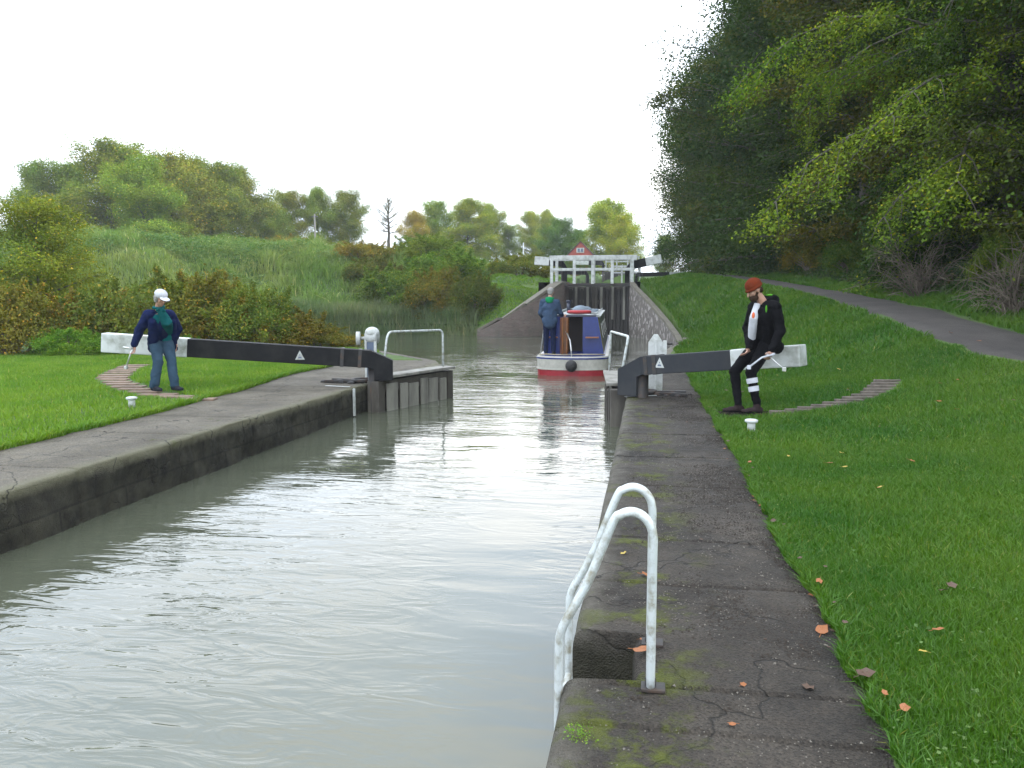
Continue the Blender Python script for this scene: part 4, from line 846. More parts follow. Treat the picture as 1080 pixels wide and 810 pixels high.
# ================================================================ vegetation
def leaf_quads(C_, N_, size, asp=.6):
    n = len(C_); N_ = N_/(np.linalg.norm(N_, axis=1, keepdims=True)+1e-9)
    r_ = rng.normal(size=(n, 3)); T = np.cross(N_, r_); T /= np.linalg.norm(T, axis=1, keepdims=True)+1e-9; B = np.cross(N_, T)
    s = (size*rng.uniform(.65, 1.35, n))[:, None]
    V = np.stack([C_-T*s*.5, C_+B*s*asp*.5-N_*s*.06, C_+T*s*.5, C_-B*s*asp*.5-N_*s*.06], 1).reshape(-1, 3)
    return V, np.arange(n*4).reshape(-1, 4)
def tree_meshes(seed, Ht, R, base, nl, nleaf, ls, droop=.3, flat=.5, env=1.0, trunk_r=None, sig=.3, lean=None):
    """trunk with limbs and twigs (one mesh) and leaves scattered along the twigs (one mesh)"""
    rg = np.random.default_rng(seed); wood = MB(); twigs = []; tr_ = trunk_r or Ht*.018
    tp = [Vector((0, 0, -.3))]; x = y = 0
    for k in range(1, 8):
        x += rg.normal(0, Ht*.008); y += rg.normal(0, Ht*.008); tp.append(Vector((x, y, Ht*.9*k/7)))
    wood.tube(tp, [tr_*(1-.85*k/7) for k in range(8)], 8)
    for i in range(nl):
        t_ = base/Ht+(1-base/Ht)*((i+.5)/nl)**.95; z = t_*Ht*.9; k = min(6, int(z/(Ht*.9)*7)); p0 = tp[k].lerp(tp[k+1], z/(Ht*.9)*7-k)
        a = i*2.39996+rg.normal(0, .25); q = (t_-base/Ht)/(1-base/Ht)
        L = R*(math.sin(PI*min(1, (.22+.78*q))**env)**.7 if q > .35 else .75+.7*q)*rg.uniform(.72, 1.15)
        if lean is not None: L *= 1+.45*max(0, math.cos(a-lean))
        el = math.radians(8+55*q+rg.normal(0, 6)); d = Vector((math.cos(a)*math.cos(el), math.sin(a)*math.cos(el), math.sin(el)))
        pts = [p0]; dd = d.copy()
        for s in range(6): dd = (dd+Vector((rg.normal(0, .09), rg.normal(0, .09), rg.normal(0, .05)-droop*.16*(s > 1)))).normalized(); pts.append(pts[-1]+dd*L/6)
        rr = max(.015, tr_*(.42-.25*q)); wood.tube(pts, [rr*(1-.85*s/6) for s in range(7)], 5)
        twigs.append((pts[2:], L*.4))
        for s in range(1, 7):
            for sg in (-1, 1):
                if rg.random() < .12: continue
                ax = (pts[s]-pts[s-1]).normalized(); side = ax.cross(Vector((0, 0, 1))).normalized()*sg
                dd2 = (ax*.7+side*rg.uniform(.5, 1.1)+Vector((0, 0, rg.normal(.05, .22)))).normalized(); l2 = L*rg.uniform(.22, .42)*(1.25-.12*s); pp = [pts[s]]
                for u in range(3): dd2 = (dd2+Vector((rg.normal(0, .12), rg.normal(0, .12), -droop*.22))).normalized(); pp.append(pp[-1]+dd2*l2/3)
                wood.tube(pp, [rr*.3, rr*.22, rr*.15, rr*.06], 4, caps=False); twigs.append((pp, l2))
    Ls = np.array([l for _, l in twigs])*rg.uniform(.3, 1.5, len(twigs)); cnt = np.maximum(3, (Ls/Ls.sum()*nleaf)).astype(int); Cs = []
    for (pp, l), c in zip(twigs, cnt):
        P = np.array([p[:] for p in pp]); u = rg.random(c)**.8*(len(P)-1); i0 = np.minimum(u.astype(int), len(P)-2); f = (u-i0)[:, None]
        q = P[i0]*(1-f)+P[i0+1]*f; q = q+rg.normal(size=(c, 3))*np.array([sig, sig, sig*flat]); q[:, 2] -= np.abs(rg.normal(size=c))*sig*.4*droop; Cs.append(q)
    Cs = np.concatenate(Cs); N_ = rg.normal(size=Cs.shape)*.75; N_[:, 2] += 1.0; rad = Cs.copy(); rad[:, 2] *= .2; N_ += rad/(np.linalg.norm(rad, axis=1, keepdims=True)+.1)*.5
    V, Fq = leaf_quads(Cs, N_, ls); lv = np.clip(rg.normal(.5, .2, len(Fq)), 0, 1)
    wm = bpy.data.meshes.new('trunk'); wm.from_pydata(wood.V, [], wood.F); wm.materials.append(M['bark']); wm.polygons.foreach_set('use_smooth', [True]*len(wm.polygons))
    return wm, npmesh('crown', V, Fq, [M['leaf']], attr=lv)
def plant(name, meshes, label, cat, x, y, sc, rz, col, group=None, z=None, trunk='trunk', crown='crown'):
    r = thing(name, label, cat, (x, y, hz(x, y) if z is None else z), rz, group); s3 = sc if hasattr(sc, '__len__') else (sc, sc, sc); r.scale = s3
    if meshes[0]: o1 = link(trunk, meshes[0], r, False)
    if meshes[1]: o2 = link(crown, meshes[1], r, False); o2.color = (*col, 1)
    return r
def bush_meshes(seed, nleaf, ls, wx=1., wz=1., nst=16, mat=None, spiky=.25, flat=.8):
    """bush of unit-ish size: radius 1, height ~1"""
    rg = np.random.default_rng(seed); wood = MB(); K = 70; cen = []; rad = []
    for k in range(K):
        a = rg.uniform(0, 2*PI); e = rg.random()**.6; r_ = math.sqrt(rg.random())*.85; z = (1-r_**2*.75)*e*.9+.04
        cen.append((math.cos(a)*r_*wx, math.sin(a)*r_*wx, z*wz)); rad.append(rg.uniform(.07, .22))
    for k in range(nst):
        c = Vector(cen[k]); wood.tube([(c.x*.1, c.y*.1, -.1), (c.x*.5, c.y*.5, c.z*.6), c*1.02+Vector((0, 0, .08))], [.03, .018, .006], 4)
    cen = np.array(cen); rad = np.array(rad); w_ = rad**2; pk = rg.choice(K, nleaf, p=w_/w_.sum())
    q = cen[pk]+rg.normal(size=(nleaf, 3))*rad[pk][:, None]*.62*np.array([1, 1, flat])
    ns = int(nleaf*spiky); a = rg.uniform(0, 2*PI, ns)   # shoots that stick out
    sid = rg.integers(0, 40, ns); sr = np.random.default_rng(seed+5); sd_ = sr.normal(size=(40, 3)); sd_[:, 2] = np.abs(sd_[:, 2])+.5; sd_ /= np.linalg.norm(sd_, axis=1, keepdims=True)
    s0 = cen[sid % K]; q[:ns] = s0+sd_[sid]*(rg.random(ns)*.38)[:, None]+rg.normal(size=(ns, 3))*.025
    q[:, 2] = np.maximum(q[:, 2], .0)
    N_ = rg.normal(size=q.shape)*.8; N_[:, 2] += .8; N_[:, :2] += q[:, :2]*.6
    V, Fq = leaf_quads(q, N_, ls); lv = np.clip(rg.normal(.5, .22, nleaf), 0, 1)
    wm = bpy.data.meshes.new('stems'); wm.from_pydata(wood.V, [], wood.F); wm.materials.append(M['twig'])
    return wm, npmesh('foliage', V, Fq, [mat or M['leaf']], attr=lv)
def tufts(name, X_, Y_, hgt, wid, mat, zoff=0, lean=.5, lv=None, segs=1):
    n = len(X_); Z_ = height(X_, Y_)+zoff; a = rng.uniform(0, 2*PI, n); h_ = hgt*rng.uniform(.5, 1.3, n); w_ = wid*rng.uniform(.7, 1.3, n)
    la = rng.uniform(0, 2*PI, n); lm = np.abs(rng.normal(0, lean, n))*h_
    bx, by = np.cos(a)*w_/2, np.sin(a)*w_/2; tx, ty = np.cos(la)*lm, np.sin(la)*lm
    P0 = np.stack([X_-bx, Y_-by, Z_-.01], 1); P1 = np.stack([X_+bx, Y_+by, Z_-.01], 1)
    M0 = np.stack([X_-bx*.8+tx*.35, Y_-by*.8+ty*.35, Z_+h_*.6], 1); M1 = np.stack([X_+bx*.8+tx*.35, Y_+by*.8+ty*.35, Z_+h_*.6], 1)
    T_ = np.stack([X_+tx+bx*.08, Y_+ty+by*.08, Z_+h_], 1); T2 = np.stack([X_+tx-bx*.08, Y_+ty-by*.08, Z_+h_], 1)
    V = np.stack([P0, P1, M1, M0, T_, T2], 1).reshape(-1, 3); b = np.arange(n)[:, None]*6
    Fq = np.concatenate([b+np.array([0, 1, 2, 3]), b+np.array([3, 2, 4, 5])], 0)
    L_ = np.clip(rng.normal(.45, .2, n), 0, 1) if lv is None else lv
    return npmesh(name, V, Fq, [mat], attr=np.concatenate([L_, L_]))
def scatter(n, x0, x1, y0, y1, keep, dens_noise=None):
    x = rng.uniform(x0, x1, n); y = rng.uniform(y0, y1, n); k = keep(x, y); return x[k], y[k]
def onpath(x, y, m=.0): return np.abs(x-path_x(y)+.1) < np.interp(y, [5, 14, 25, 60], [.7, .77, .61, .57])+m+.14*(vn2(x*3, y*3)-.5)
# foothold exclusions
def arcs(x, y):
    k = np.zeros(x.shape, bool)
    for P_, wx, wy in ((ARC_L, .33, .16), (ARC_R, .19, .09)):
        for a, b in zip(P_[:-1], P_[1:]):
            for t in np.linspace(0, 1, 6): k |= (np.abs(x-(a[0]*(1-t)+b[0]*t)) < wx+.05*(vn2(x*8, y*8)-.5)) & (np.abs(y-(a[1]*(1-t)+b[1]*t)) < wy)
    k |= np.hypot((x-1.15)/.45, (y-10.35)/.28)+.6*(fbm2(x*6, y*6, 3)-.5) < 1
    return k
kR = lambda x, y: (x > edgeR(y)-.03*vn2(x*9, y*9)) & ~onpath(x, y) & ~arcs(x, y)
parts_ = []
for n, x0, x1, y0, y1, hg, wd in ((190000, .7, 3.6, 1.8, 4.6, .036, .0042), (190000, .7, 5.8, 4.6, 8, .04, .006), (150000, .7, 8, 8, 14, .05, .010), (90000, .7, 9.5, 14, 26, .08, .02)):
    x, y = scatter(n, x0, x1, y0, y1, kR); parts_.append((x, y, hg, wd))
for x, y, hg, wd in parts_:
    cl_ = .7+.7*fbm2(x*2.1, y*2.1, 3)
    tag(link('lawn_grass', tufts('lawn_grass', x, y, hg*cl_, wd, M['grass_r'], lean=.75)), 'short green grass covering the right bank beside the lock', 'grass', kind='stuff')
x, y = scatter(26000, .8, 8, 1.8, 14, lambda x, y: kR(x, y) & (fbm2(x*1.6, y*1.6, 3, 11) > .56))
tag(link('clover', npmesh('clover', *(lambda q: leaf_quads(q, rng.normal(size=q.shape)*.4+np.array([0, 0, 1.]), .016, .9))(np.stack([x, y, height(x, y)+rng.uniform(.012, .04, len(x))], 1)), [M['weed']], attr=np.clip(rng.normal(.4, .2, len(x)), 0, 1))), 'clover and small broad leaved weeds in patches in the right lawn', 'clover', kind='stuff')
x, y = scatter(30000, .8, 8, 1.8, 14, lambda x, y: kR(x, y) & (fbm2(x*1.1, y*1.1, 3, 21) > .5))
tag(link('dry_grass', tufts('dry_grass', x, y, .03, .004+.0006*y, M['long'], lean=1.3)), 'pale dead grass stems lying among the right lawn', 'dry grass', kind='stuff')
# overhanging grass lip along the paving
y = rng.uniform(1.8, 16, 16000); x = edgeR(y)+np.abs(rng.normal(0, .035, len(y))); 
tag(link('lawn_grass', tufts('lawn_grass', x, y, .045, .005+.0005*y, M['grass_r'], lean=1.0)), 'ragged grass edge spilling over the right paving', 'grass', kind='stuff')
kL = lambda x, y: (x < edgeL(y)+.03) & ~arcs(x, y) & (height(x, y) > -.03) & (y < 24.5)
x, y = scatter(300000, -17, -5.0, 5.5, 24.5, kL)
tag(link('lawn_grass', tufts('lawn_grass', x, y, .06*(.7+.6*fbm2(x*2, y*2, 3)), .011, M['grass'], lean=.7)), 'bright green grass covering the left bank and lock island', 'grass', kind='stuff')
y = rng.uniform(4, 18.5, 12000); x = edgeL(y)-np.abs(rng.normal(0, .04, len(y)))+.03
tag(link('lawn_grass', tufts('lawn_grass', x, y, .08, .011, M['grass'], lean=1.0)), 'ragged grass edge along the left paving', 'grass', kind='stuff')
# right slope beyond the beam and around the upper lock
kS = lambda x, y: (sdf(x, y, pound) > .1) & (height(x, y) > -.04) & ~onpath(x, y) & (x > -1)
x, y = scatter(170000, -1, 11, 26, 70, lambda x, y: kS(x, y) & ((x > .3) | (y < 46)))
steep = (x < path_x(y)-1.6) & (y < 46)
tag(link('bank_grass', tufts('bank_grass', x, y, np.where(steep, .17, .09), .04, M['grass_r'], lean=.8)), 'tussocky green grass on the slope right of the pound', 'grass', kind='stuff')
x, y = scatter(60000, -14, -5.9, 44, 70, lambda x, y: (sdf(x, y, pound) > .3))
tag(link('bank_grass', tufts('bank_grass', x, y, .09, .04, M['grass'], lean=.6)), 'bright mown grass left of the upper lock', 'grass', kind='stuff')
# embankment herbs
x, y = scatter(260000, -62, -9, 28, 75, lambda x, y: (sdf(x, y, pound) > .4) & (y > 38-.35*(x+20)*(x < -20)-6) & ((x < -12.5+(y-46)*.0)))
hh_ = .12+1.5*fbm2(x*.5, y*.5, 4)**2.2
tag(link('rough_grass', tufts('rough_grass', x, y, hh_, .06, M['long'], lean=.55)), 'long rough grass and weeds covering the embankment', 'rough grass', kind='stuff')
# low leafy weeds on the embankment
def leaf_carpet(name, x, y, hmax, ls, mat, lab, cat):
    z = height(x, y)+rng.random(len(x))**.7*hmax; q = np.stack([x, y, z], 1); N_ = rng.normal(size=q.shape)*.6; N_[:, 2] += 1
    V, Fq = leaf_quads(q, N_, ls); tag(link(name, npmesh(name, V, Fq, [mat], attr=np.clip(rng.normal(.5, .22, len(x)), 0, 1))), lab, cat, kind='stuff')
x, y = scatter(420000, -60, -11, 28, 66, lambda x, y: (sdf(x, y, pound) > .2) & (y > 30-.3*(x+20)*(x < -20)) & (fbm2(x*.28, y*.28, 4, 3) > .46))
leaf_carpet('weeds', x, y, .1+1.5*fbm2(x*.6, y*.6, 3, 9)**1.7, .13, M['weed'] if 'weed' in M else M['long'], 'leafy nettles and weeds in dark clumps on the embankment', 'weeds')
# reeds at the far water edge
P_ = np.array([(-9.5, 44.5), (-13.7, 46.6), (-17, 44.5), (-20, 41.5), (-23, 37.7), (-30, 33)]); n = 26000
sg_ = rng.integers(0, len(P_)-1, n); u = rng.random(n); X_ = P_[sg_, 0]*(1-u)+P_[sg_+1, 0]*u; Y_ = P_[sg_, 1]*(1-u)+P_[sg_+1, 1]*u
off = rng.uniform(-.5, 2.0, n); X_ = X_+off*-.35; Y_ = Y_+off*.9
tag(link('reeds', tufts('reeds', X_, Y_, .5+.7*fbm2(X_*.4, Y_*.4, 3), .045, M['reed'], lean=.28)), 'reeds and long sedge lining the far water edge', 'reeds', kind='stuff')
# undergrowth right of the towpath
x, y = scatter(330000, 5, 17, 8, 75, lambda x, y: (x > path_x(y)+1.15+.5*fbm2(y*.7, x*0, 3)) & (x < path_x(y)+7))
leaf_carpet('undergrowth', x, y, .12+.5*fbm2(x*.8, y*.8, 3, 4)*sstep(1, 2.6, x-path_x(y)), .085, M['ivy'], 'ivy and low undergrowth at the foot of the wood', 'undergrowth')
x, y = scatter(60000, 5, 12, 8, 40, lambda x, y: (x > path_x(y)+.6) & (x < path_x(y)+1.9))
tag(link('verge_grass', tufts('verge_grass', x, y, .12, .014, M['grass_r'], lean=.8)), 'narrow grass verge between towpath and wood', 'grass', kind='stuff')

# ---- trees: the wood on the right
big = [tree_meshes(11, 15, 5.0, .7, 54, 150000, .105, .6, .65, sig=.23), tree_meshes(12, 16, 5.2, .6, 58, 150000, .105, .35, .7, sig=.25), tree_meshes(13, 14, 4.8, .5, 52, 140000, .10, .9, .6, sig=.21), tree_meshes(14, 15, 5.2, .4, 60, 130000, .13, .25, 1.0, sig=.5, env=.8)]
edge = tree_meshes(21, 9, 4.4, 1.0, 42, 110000, .07, 1.7, .45, sig=.17, lean=PI)
far_ = [tree_meshes(31, 10, 4.2, 1.2, 36, 70000, .145, .2, .8, sig=.36), tree_meshes(32, 10, 3.6, .8, 36, 70000, .14, .1, .9, sig=.36), tree_meshes(33, 9, 4.4, .8, 32, 62000, .15, .2, .8, sig=.42)]
WOOD = [(9.8, 12.6, 0, .78), (9.9, 17.5, 1, .88), (9.2, 22.5, 2, 1.0), (9.0, 28, 0, 1.1), (8.3, 33.5, 1, 1.2), (7.9, 39.5, 3, 1.28), (7.3, 46, 0, 1.32), (6.8, 53, 3, 1.25), (6.2, 61, 3, 1.22), (6.0, 71, 3, 1.2), (6.4, 83, 3, 1.15), (7.0, 98, 2, 1.15),
        (14, 15, 1, .95), (14.5, 22, 2, 1.05), (14, 30, 0, 1.15), (14, 38, 1, 1.2), (13.5, 48, 2, 1.25), (13.5, 60, 0, 1.3), (14, 76, 1, 1.3), (19, 24, 2, 1.2), (20, 34, 0, 1.3), (20, 46, 1, 1.4), (19, 62, 2, 1.5)]
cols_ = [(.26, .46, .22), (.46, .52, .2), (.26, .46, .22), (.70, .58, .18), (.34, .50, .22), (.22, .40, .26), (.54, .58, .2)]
desc = ['dark green', 'olive green', 'deep green', 'yellowing', 'mid green', 'blue green', 'golden green']
for i, (x, y, k, s) in enumerate(WOOD):
    row = 'front row' if i < 12 else ('second row' if i < 19 else 'back row')
    n_ = i if i < 12 else (i-12 if i < 19 else i-19); ords = ['first', 'second', 'third', 'fourth', 'fifth', 'sixth', 'seventh', 'eighth', 'ninth', 'tenth', 'eleventh', 'farthest']
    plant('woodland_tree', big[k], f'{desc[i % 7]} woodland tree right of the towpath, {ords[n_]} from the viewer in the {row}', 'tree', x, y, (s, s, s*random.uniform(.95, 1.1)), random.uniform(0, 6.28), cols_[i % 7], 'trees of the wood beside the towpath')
plant('woodland_tree', edge, 'tree with bright yellow green sprays reaching left over the towpath verge', 'tree', 8.9, 20.5, (1.05, 1.05, 1.1), .1, (1.25, 1.5, .5), 'trees of the wood beside the towpath')
plant('woodland_tree', edge, 'small tree with lime tinted branches leaning towards the path at far right', 'tree', 10.4, 14.6, (1.0, 1.0, 1.15), .45, (.34, .55, .22), 'trees of the wood beside the towpath')
# ---- bushes
bsh = [bush_meshes(41, 34000, .036, spiky=.4), bush_meshes(42, 34000, .036, spiky=.35), bush_meshes(43, 34000, .04, spiky=.5)]
def bush(x, y, s, col, label, cat='bush', k=0, group=None, name='bush'):
    s3 = s if hasattr(s, '__len__') else (s, s, s)
    return plant(name, bsh[k], label, cat, x, y, s3, random.uniform(0, 6.28), tuple(v*1.3 for v in col), group, z=hz(x, y)-.1, trunk='stems', crown='foliage')
G = 'brambles behind the left lawn'
br_cols = [(1.1, .8, .55), (1.15, .72, .55), (.85, .85, .6), (1.2, .85, .6), (.9, .95, .6), (1.0, .7, .5)]
for i, (x, y, w_, h_, d_) in enumerate(((-17.6, 19.5, 2.2, 2.0, 'leftmost'), (-16.0, 21.2, 2.2, 1.9, 'second from left'), (-14.6, 21.4, 2.1, 2.4, 'third from left'), (-13.4, 22.4, 2.0, 2.3, 'tall middle'), (-12.2, 23.0, 1.9, 2.1, 'behind the woman'), (-11.1, 23.3, 1.7, 1.3, 'right of the woman'), (-10.2, 23.6, 1.2, .7, 'low rightmost'))):
    bush(x, y, (w_, 1.7, h_), br_cols[i % 6], f'reddish brown bramble thicket at the back of the left lawn, {d_}', 'bramble', i % 3, G, 'bramble')
for i, (x, y, s, d_) in enumerate(((-15.2, 18.9, .8, 'at the left frame edge'), (-14.3, 19.8, .7, 'left of the white beam end'), (-13.1, 20.6, .65, 'behind the white beam end'))):
    bush(x, y, (s*1.4, s, s), (.75, 1.25, .5), f'low green nettle clump in front of the brambles {d_}', 'nettles', i % 3, 'nettle clumps before the brambles', 'nettle_clump')
sm = tree_meshes(51, 4.6, 1.9, .3, 30, 42000, .07, .2, .8, sig=.22)
plant('hawthorn', sm, 'orange green hawthorn rising above the brambles at the left frame edge', 'tree', -20.6, 24.5, (1.15, 1.15, 1.1), .3, (1.6, 1.5, .5))
plant('hawthorn', sm, 'bright green small tree behind the hawthorn at the left frame edge', 'tree', -25.5, 31, (1.1, 1.1, 1.2), 2, (1.4, 1.9, .6))
bush(-22.5, 29, (3.2, 2.6, 2.6), (1.1, 1.15, .6), 'mixed green and brown bush below the hillside at left', k=1)
# pound edge shrubs, centre
for i, (x, y, s, c, lab) in enumerate(((-12.6, 47.6, (2.7, 2.0, 2.9), (1.1, .78, .42), 'dark bush with orange tints overhanging the pound, left of the wing wall'), (-10.2, 46.6, (2.2, 1.7, 2.7), (.62, .62, .38), 'dark olive bush overhanging the water nearest the left wing wall'),
        (-15.6, 48.6, (2.6, 2.4, 2.5), (.75, .95, .5), 'green willow scrub behind the reeds left of the orange bush'), (-17.8, 50.5, (2.4, 2.2, 2.0), (.75, .65, .5), 'dark brown scrub on the embankment end'), (-19.8, 54, (2.8, 2.4, 1.5), (1.5, 1.0, .95), 'pinkish brown shrub on the embankment crest'),
        (-13.4, 53, (3.2, 3, 2.2), (.8, 1.1, .5), 'bright green bush behind the orange tinted bush'), (-9.3, 58, (3.0, 3, 2.0), (1.1, 1.0, .6), 'low brownish green bush on the bank before the far trees'), (-16, 57, (3.2, 3, 2.1), (.9, 1.05, .5), 'green bush below the orange autumn tree'))):
    bush(x, y, s, c, lab, k=i % 3)
fx = bush_meshes(61, 26000, .045, nst=30, spiky=.5)
# ---- far trees on the left skyline
def px_at(px, d, off=0): # world x of the photo column px at forward distance d
    return (px-683)/840*d*1.0
LT = [(-20, 76, 12.0, .95, 1, (.85, 1.0, .6), 'dark green round tree at the left frame edge on the skyline'), (30, 78, 12.2, 1.1, 0, (.85, 1.05, .55), 'tall dark green tree on the skyline left of the golden topped tree'),
      (75, 74, 13.4, 1.2, 0, (1.15, 1.1, .6), 'tallest golden topped tree of the left skyline'), (115, 68, 10.8, 1.15, 1, (1.15, 1.35, .7), 'pale green feathery tree in the left skyline'), (150, 76, 12.0, 1.2, 2, (1.3, 1.1, .55), 'yellow olive tree behind the pale green tree'),
      (178, 80, 12.2, 1.15, 0, (.95, 1.0, .55), 'olive tree in the middle of the left tree line'), (210, 82, 12.2, 1.1, 1, (1.0, 1.0, .6), 'loose crowned tree near the right of the tall tree line'), (232, 86, 11.6, .9, 2, (1.1, 1.0, .75), 'thin greyish topped tree ending the tall tree line'),
      (262, 88, 8.2, 1.0, 2, (1.05, 1.15, .7), 'low green tree between the two skyline groups'), (290, 92, 9.4, 1.0, 0, (1.25, 1.05, .75), 'brownish green tree left of the tall pole'), (325, 94, 10.2, 1.0, 1, (1.05, 1.15, .7), 'green tree behind the tall pole'), (357, 96, 9.6, .95, 2, (.95, .9, .7), 'dark open branched tree ending the skyline group right of the pole'),
      (435, 112, 9.6, .95, 1, (2.1, 1.25, .45), 'bright orange autumn tree in the middle distance'), (460, 118, 11.4, 1.0, 2, (.95, 1.15, .6), 'green tree behind the orange autumn tree'), (492, 112, 11.0, 1.15, 0, (1.45, 1.35, .5), 'yellow green tree right of the orange tree'), (515, 122, 12.0, 1.0, 1, (1.3, 1.3, .55), 'tallest yellow green tree of the middle group'),
      (537, 126, 8.0, .8, 2, (.8, .95, .65), 'small dark tree right of the middle group'), (562, 130, 11.5, .8, 0, (1.7, 1.5, .75), 'thin pale yellow birch left of the round green tree'), (577, 132, 12.5, .7, 1, (1.5, 1.35, .85), 'airy pale brown birch behind the round green tree'), (592, 118, 10.0, 1.0, 2, (.42, .75, .5), 'round blue green tree left of the red gable'),
      (612, 134, 9.5, .95, 0, (.75, 1.0, .6), 'green tree between round tree and tall yellow tree'), (640, 122, 15.0, 1.15, 1, (1.6, 1.6, .55), 'tall rounded yellow green tree behind the footbridge'), (655, 116, 11, .8, 2, (1.7, 1.5, .5), 'yellow lower tree right of the tall rounded tree'), (700, 135, 9, .8, 0, (.9, 1.1, .6), 'small hazy green tree at the end of the wood')]
for i, (px, d, H_, w_, k, c, lab) in enumerate(LT):
    x = px_at(px, d); base = [10, 10, 9][k]; z = hz(x, d)-.3
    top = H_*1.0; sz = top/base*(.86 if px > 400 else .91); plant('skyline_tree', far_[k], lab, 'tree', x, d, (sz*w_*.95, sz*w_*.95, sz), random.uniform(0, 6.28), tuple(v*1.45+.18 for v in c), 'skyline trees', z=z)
for xq, sq, lq in ((-9.6, 1.5, 'dark green hedge bush hiding the foot of the red gable at left'), (-7.4, 1.7, 'dark green hedge bush hiding the foot of the red gable at right')):
    bush(xq, 101, (sq*1.2, 1.2, 7.1-hz(xq, 101)), (.6, .85, .5), lq, k=1)
# low yellow shrubs along the crest
for i, (px, d, s, c, lab) in enumerate(((45, 62, 2.4, (1.5, 1.4, .5), 'yellow green shrub on the crest under the leftmost trees'), (85, 64, 2.4, (1.6, 1.5, .45), 'bright yellow shrub on the crest below the pale tree'), (120, 65, 2.2, (1.3, 1.4, .5), 'lime shrub on the crest right of the yellow shrub'), (200, 70, 2.0, (1.6, 1.3, .5), 'small golden sapling beside the short post'),
        (240, 74, 2.2, (1.3, 1.4, .6), 'green shrub on the crest right of the short post'), (290, 76, 2.3, (1.5, 1.05, .7), 'brownish shrub on the crest left of the tall pole'), (345, 78, 2.0, (1.2, 1.2, .6), 'green shrub on the crest right of the tall pole'), (10, 60, 2.6, (1.1, 1.3, .5), 'green shrub on the crest at the left frame edge'))):
    x = px_at(px, d); bush(x, d, (s*1.3, s, s*.95), c, lab, 'shrub', i % 3, None, 'crest_shrub')
# bare tree
bt = tree_meshes(71, 10, 2.3, 4.2, 20, 5200, .11, -.4, 1, sig=.22, trunk_r=.30)
plant('bare_tree', bt, 'thin almost leafless tree standing alone against the sky', 'tree', px_at(405, 92), 92, (.9, .9, .78), 0, (.8, .7, .6))
# bare twiggy shrubs by the wood
def twig_shrub(x, y, h_, n, lab, seed):
    rg = np.random.default_rng(seed); m = MB()
    for k in range(n):
        a = rg.uniform(0, 2*PI); e = rg.uniform(.15, 1.1); d = Vector((math.cos(a)*math.sin(e), math.sin(a)*math.sin(e), math.cos(e))); p = [Vector((rg.normal(0, .08), rg.normal(0, .08), -.1))]
        L = h_*rg.uniform(.5, 1.1)
        for s in range(6): d = (d+Vector((rg.normal(0, .2), rg.normal(0, .2), rg.normal(0, .14)-.22*(s > 1)))).normalized(); p.append(p[-1]+d*L/6)
        m.tube(p, [.016, .013, .010, .008, .006, .005, .003], 4, caps=False)
        for s in (2, 3, 4, 5):
            for q_ in range(2):
                d2 = (d+Vector(rg.normal(0, .7, 3))).normalized(); q = [p[s]]
                for _ in range(3): d2 = (d2+Vector(rg.normal(0, .18, 3))).normalized(); q.append(q[-1]+d2*L*.09)
                m.tube(q, [.006, .005, .004, .002], 3, caps=False)
    r = thing('bare_shrub', lab, 'shrub', (x, y, hz(x, y))); m.V = [tuple(Vector(v)+r.location) for v in m.V]; m.build('stems', M['twig'], r)
twig_shrub(6.75, 16.2, 1.7, 56, 'bare arching grey brown shrub at the foot of the wood on the right', 3)
twig_shrub(6.5, 20.8, 2.0, 56, 'tangled bare brown shrub between path and dark trees', 4)
twig_shrub(8.4, 14.5, 1.5, 40, 'low bare bramble tangle at the right frame edge', 5)
for i, (x, y, s, c, lab) in enumerate(((8.4, 15.6, (1.2, 1.2, 1.1), (1.0, .9, .6), 'low brownish bush at the right frame edge above the towpath'), (7.9, 19.0, (1.1, 1.0, 1.2), (.7, .9, .5), 'small green bush between the bare shrubs'), (7.4, 24.5, (1.3, 1.2, 1.5), (.5, .8, .6), 'bluish ivy bush at the foot of the wood'), (7.0, 29, (1.3, 1.2, 1.4), (.6, .8, .5), 'dark bush at the foot of the wood beyond the ivy bush'), (6.7, 34, (1.3, 1.4, 1.8), (.95, .7, .4), 'russet bush far along the foot of the wood'))):
    bush(x, y, s, c, lab, k=i % 3)
# weeds growing in the ladder foreground joint
fm = bush_meshes(81, 160, .16, nst=5, mat=M['grass'], spiky=.3)
plant('weed_tuft', fm, 'tiny fern like weed growing from the coping edge at bottom centre', 'weed', -.2, 2.52, (.06, .06, .05), 0, (1, 1, 1), z=0, trunk='stems', crown='foliage')
# fallen leaves
def leaf_mesh(seed):
    rg = np.random.default_rng(seed); m = MB(); n = 10; pts = []
    for k in range(n): a = 2*PI*k/n; q = (.5 if k % 2 else .38)*rg.uniform(.75, 1.2); pts.append((math.cos(a)*q, math.sin(a)*q*.75, rg.uniform(0, .12)))
    m.add([(0, 0, .03)]+pts, [[0, k+1, (k+1) % n+1] for k in range(n)]); m.tube([(-.4, 0, .05), (-.75, .05, .08)], .02, 4)
    me = bpy.data.meshes.new('fallen_leaf'); me.from_pydata(m.V, [], m.F); return me
M['lo'] = paint('orange_leaf', (.26, .085, .018), .6, .5, 30); M['ly'] = paint('yellow_leaf', (.36, .26, .035), .6, .4, 30); M['lb'] = paint('brown_leaf', (.07, .035, .018), .6, .5, 30)
LM = []
for mk in ('lo', 'ly', 'lb'):
    for s in range(2):
        me = leaf_mesh(s+90); me.materials.append(M[mk]); LM.append((me, mk))
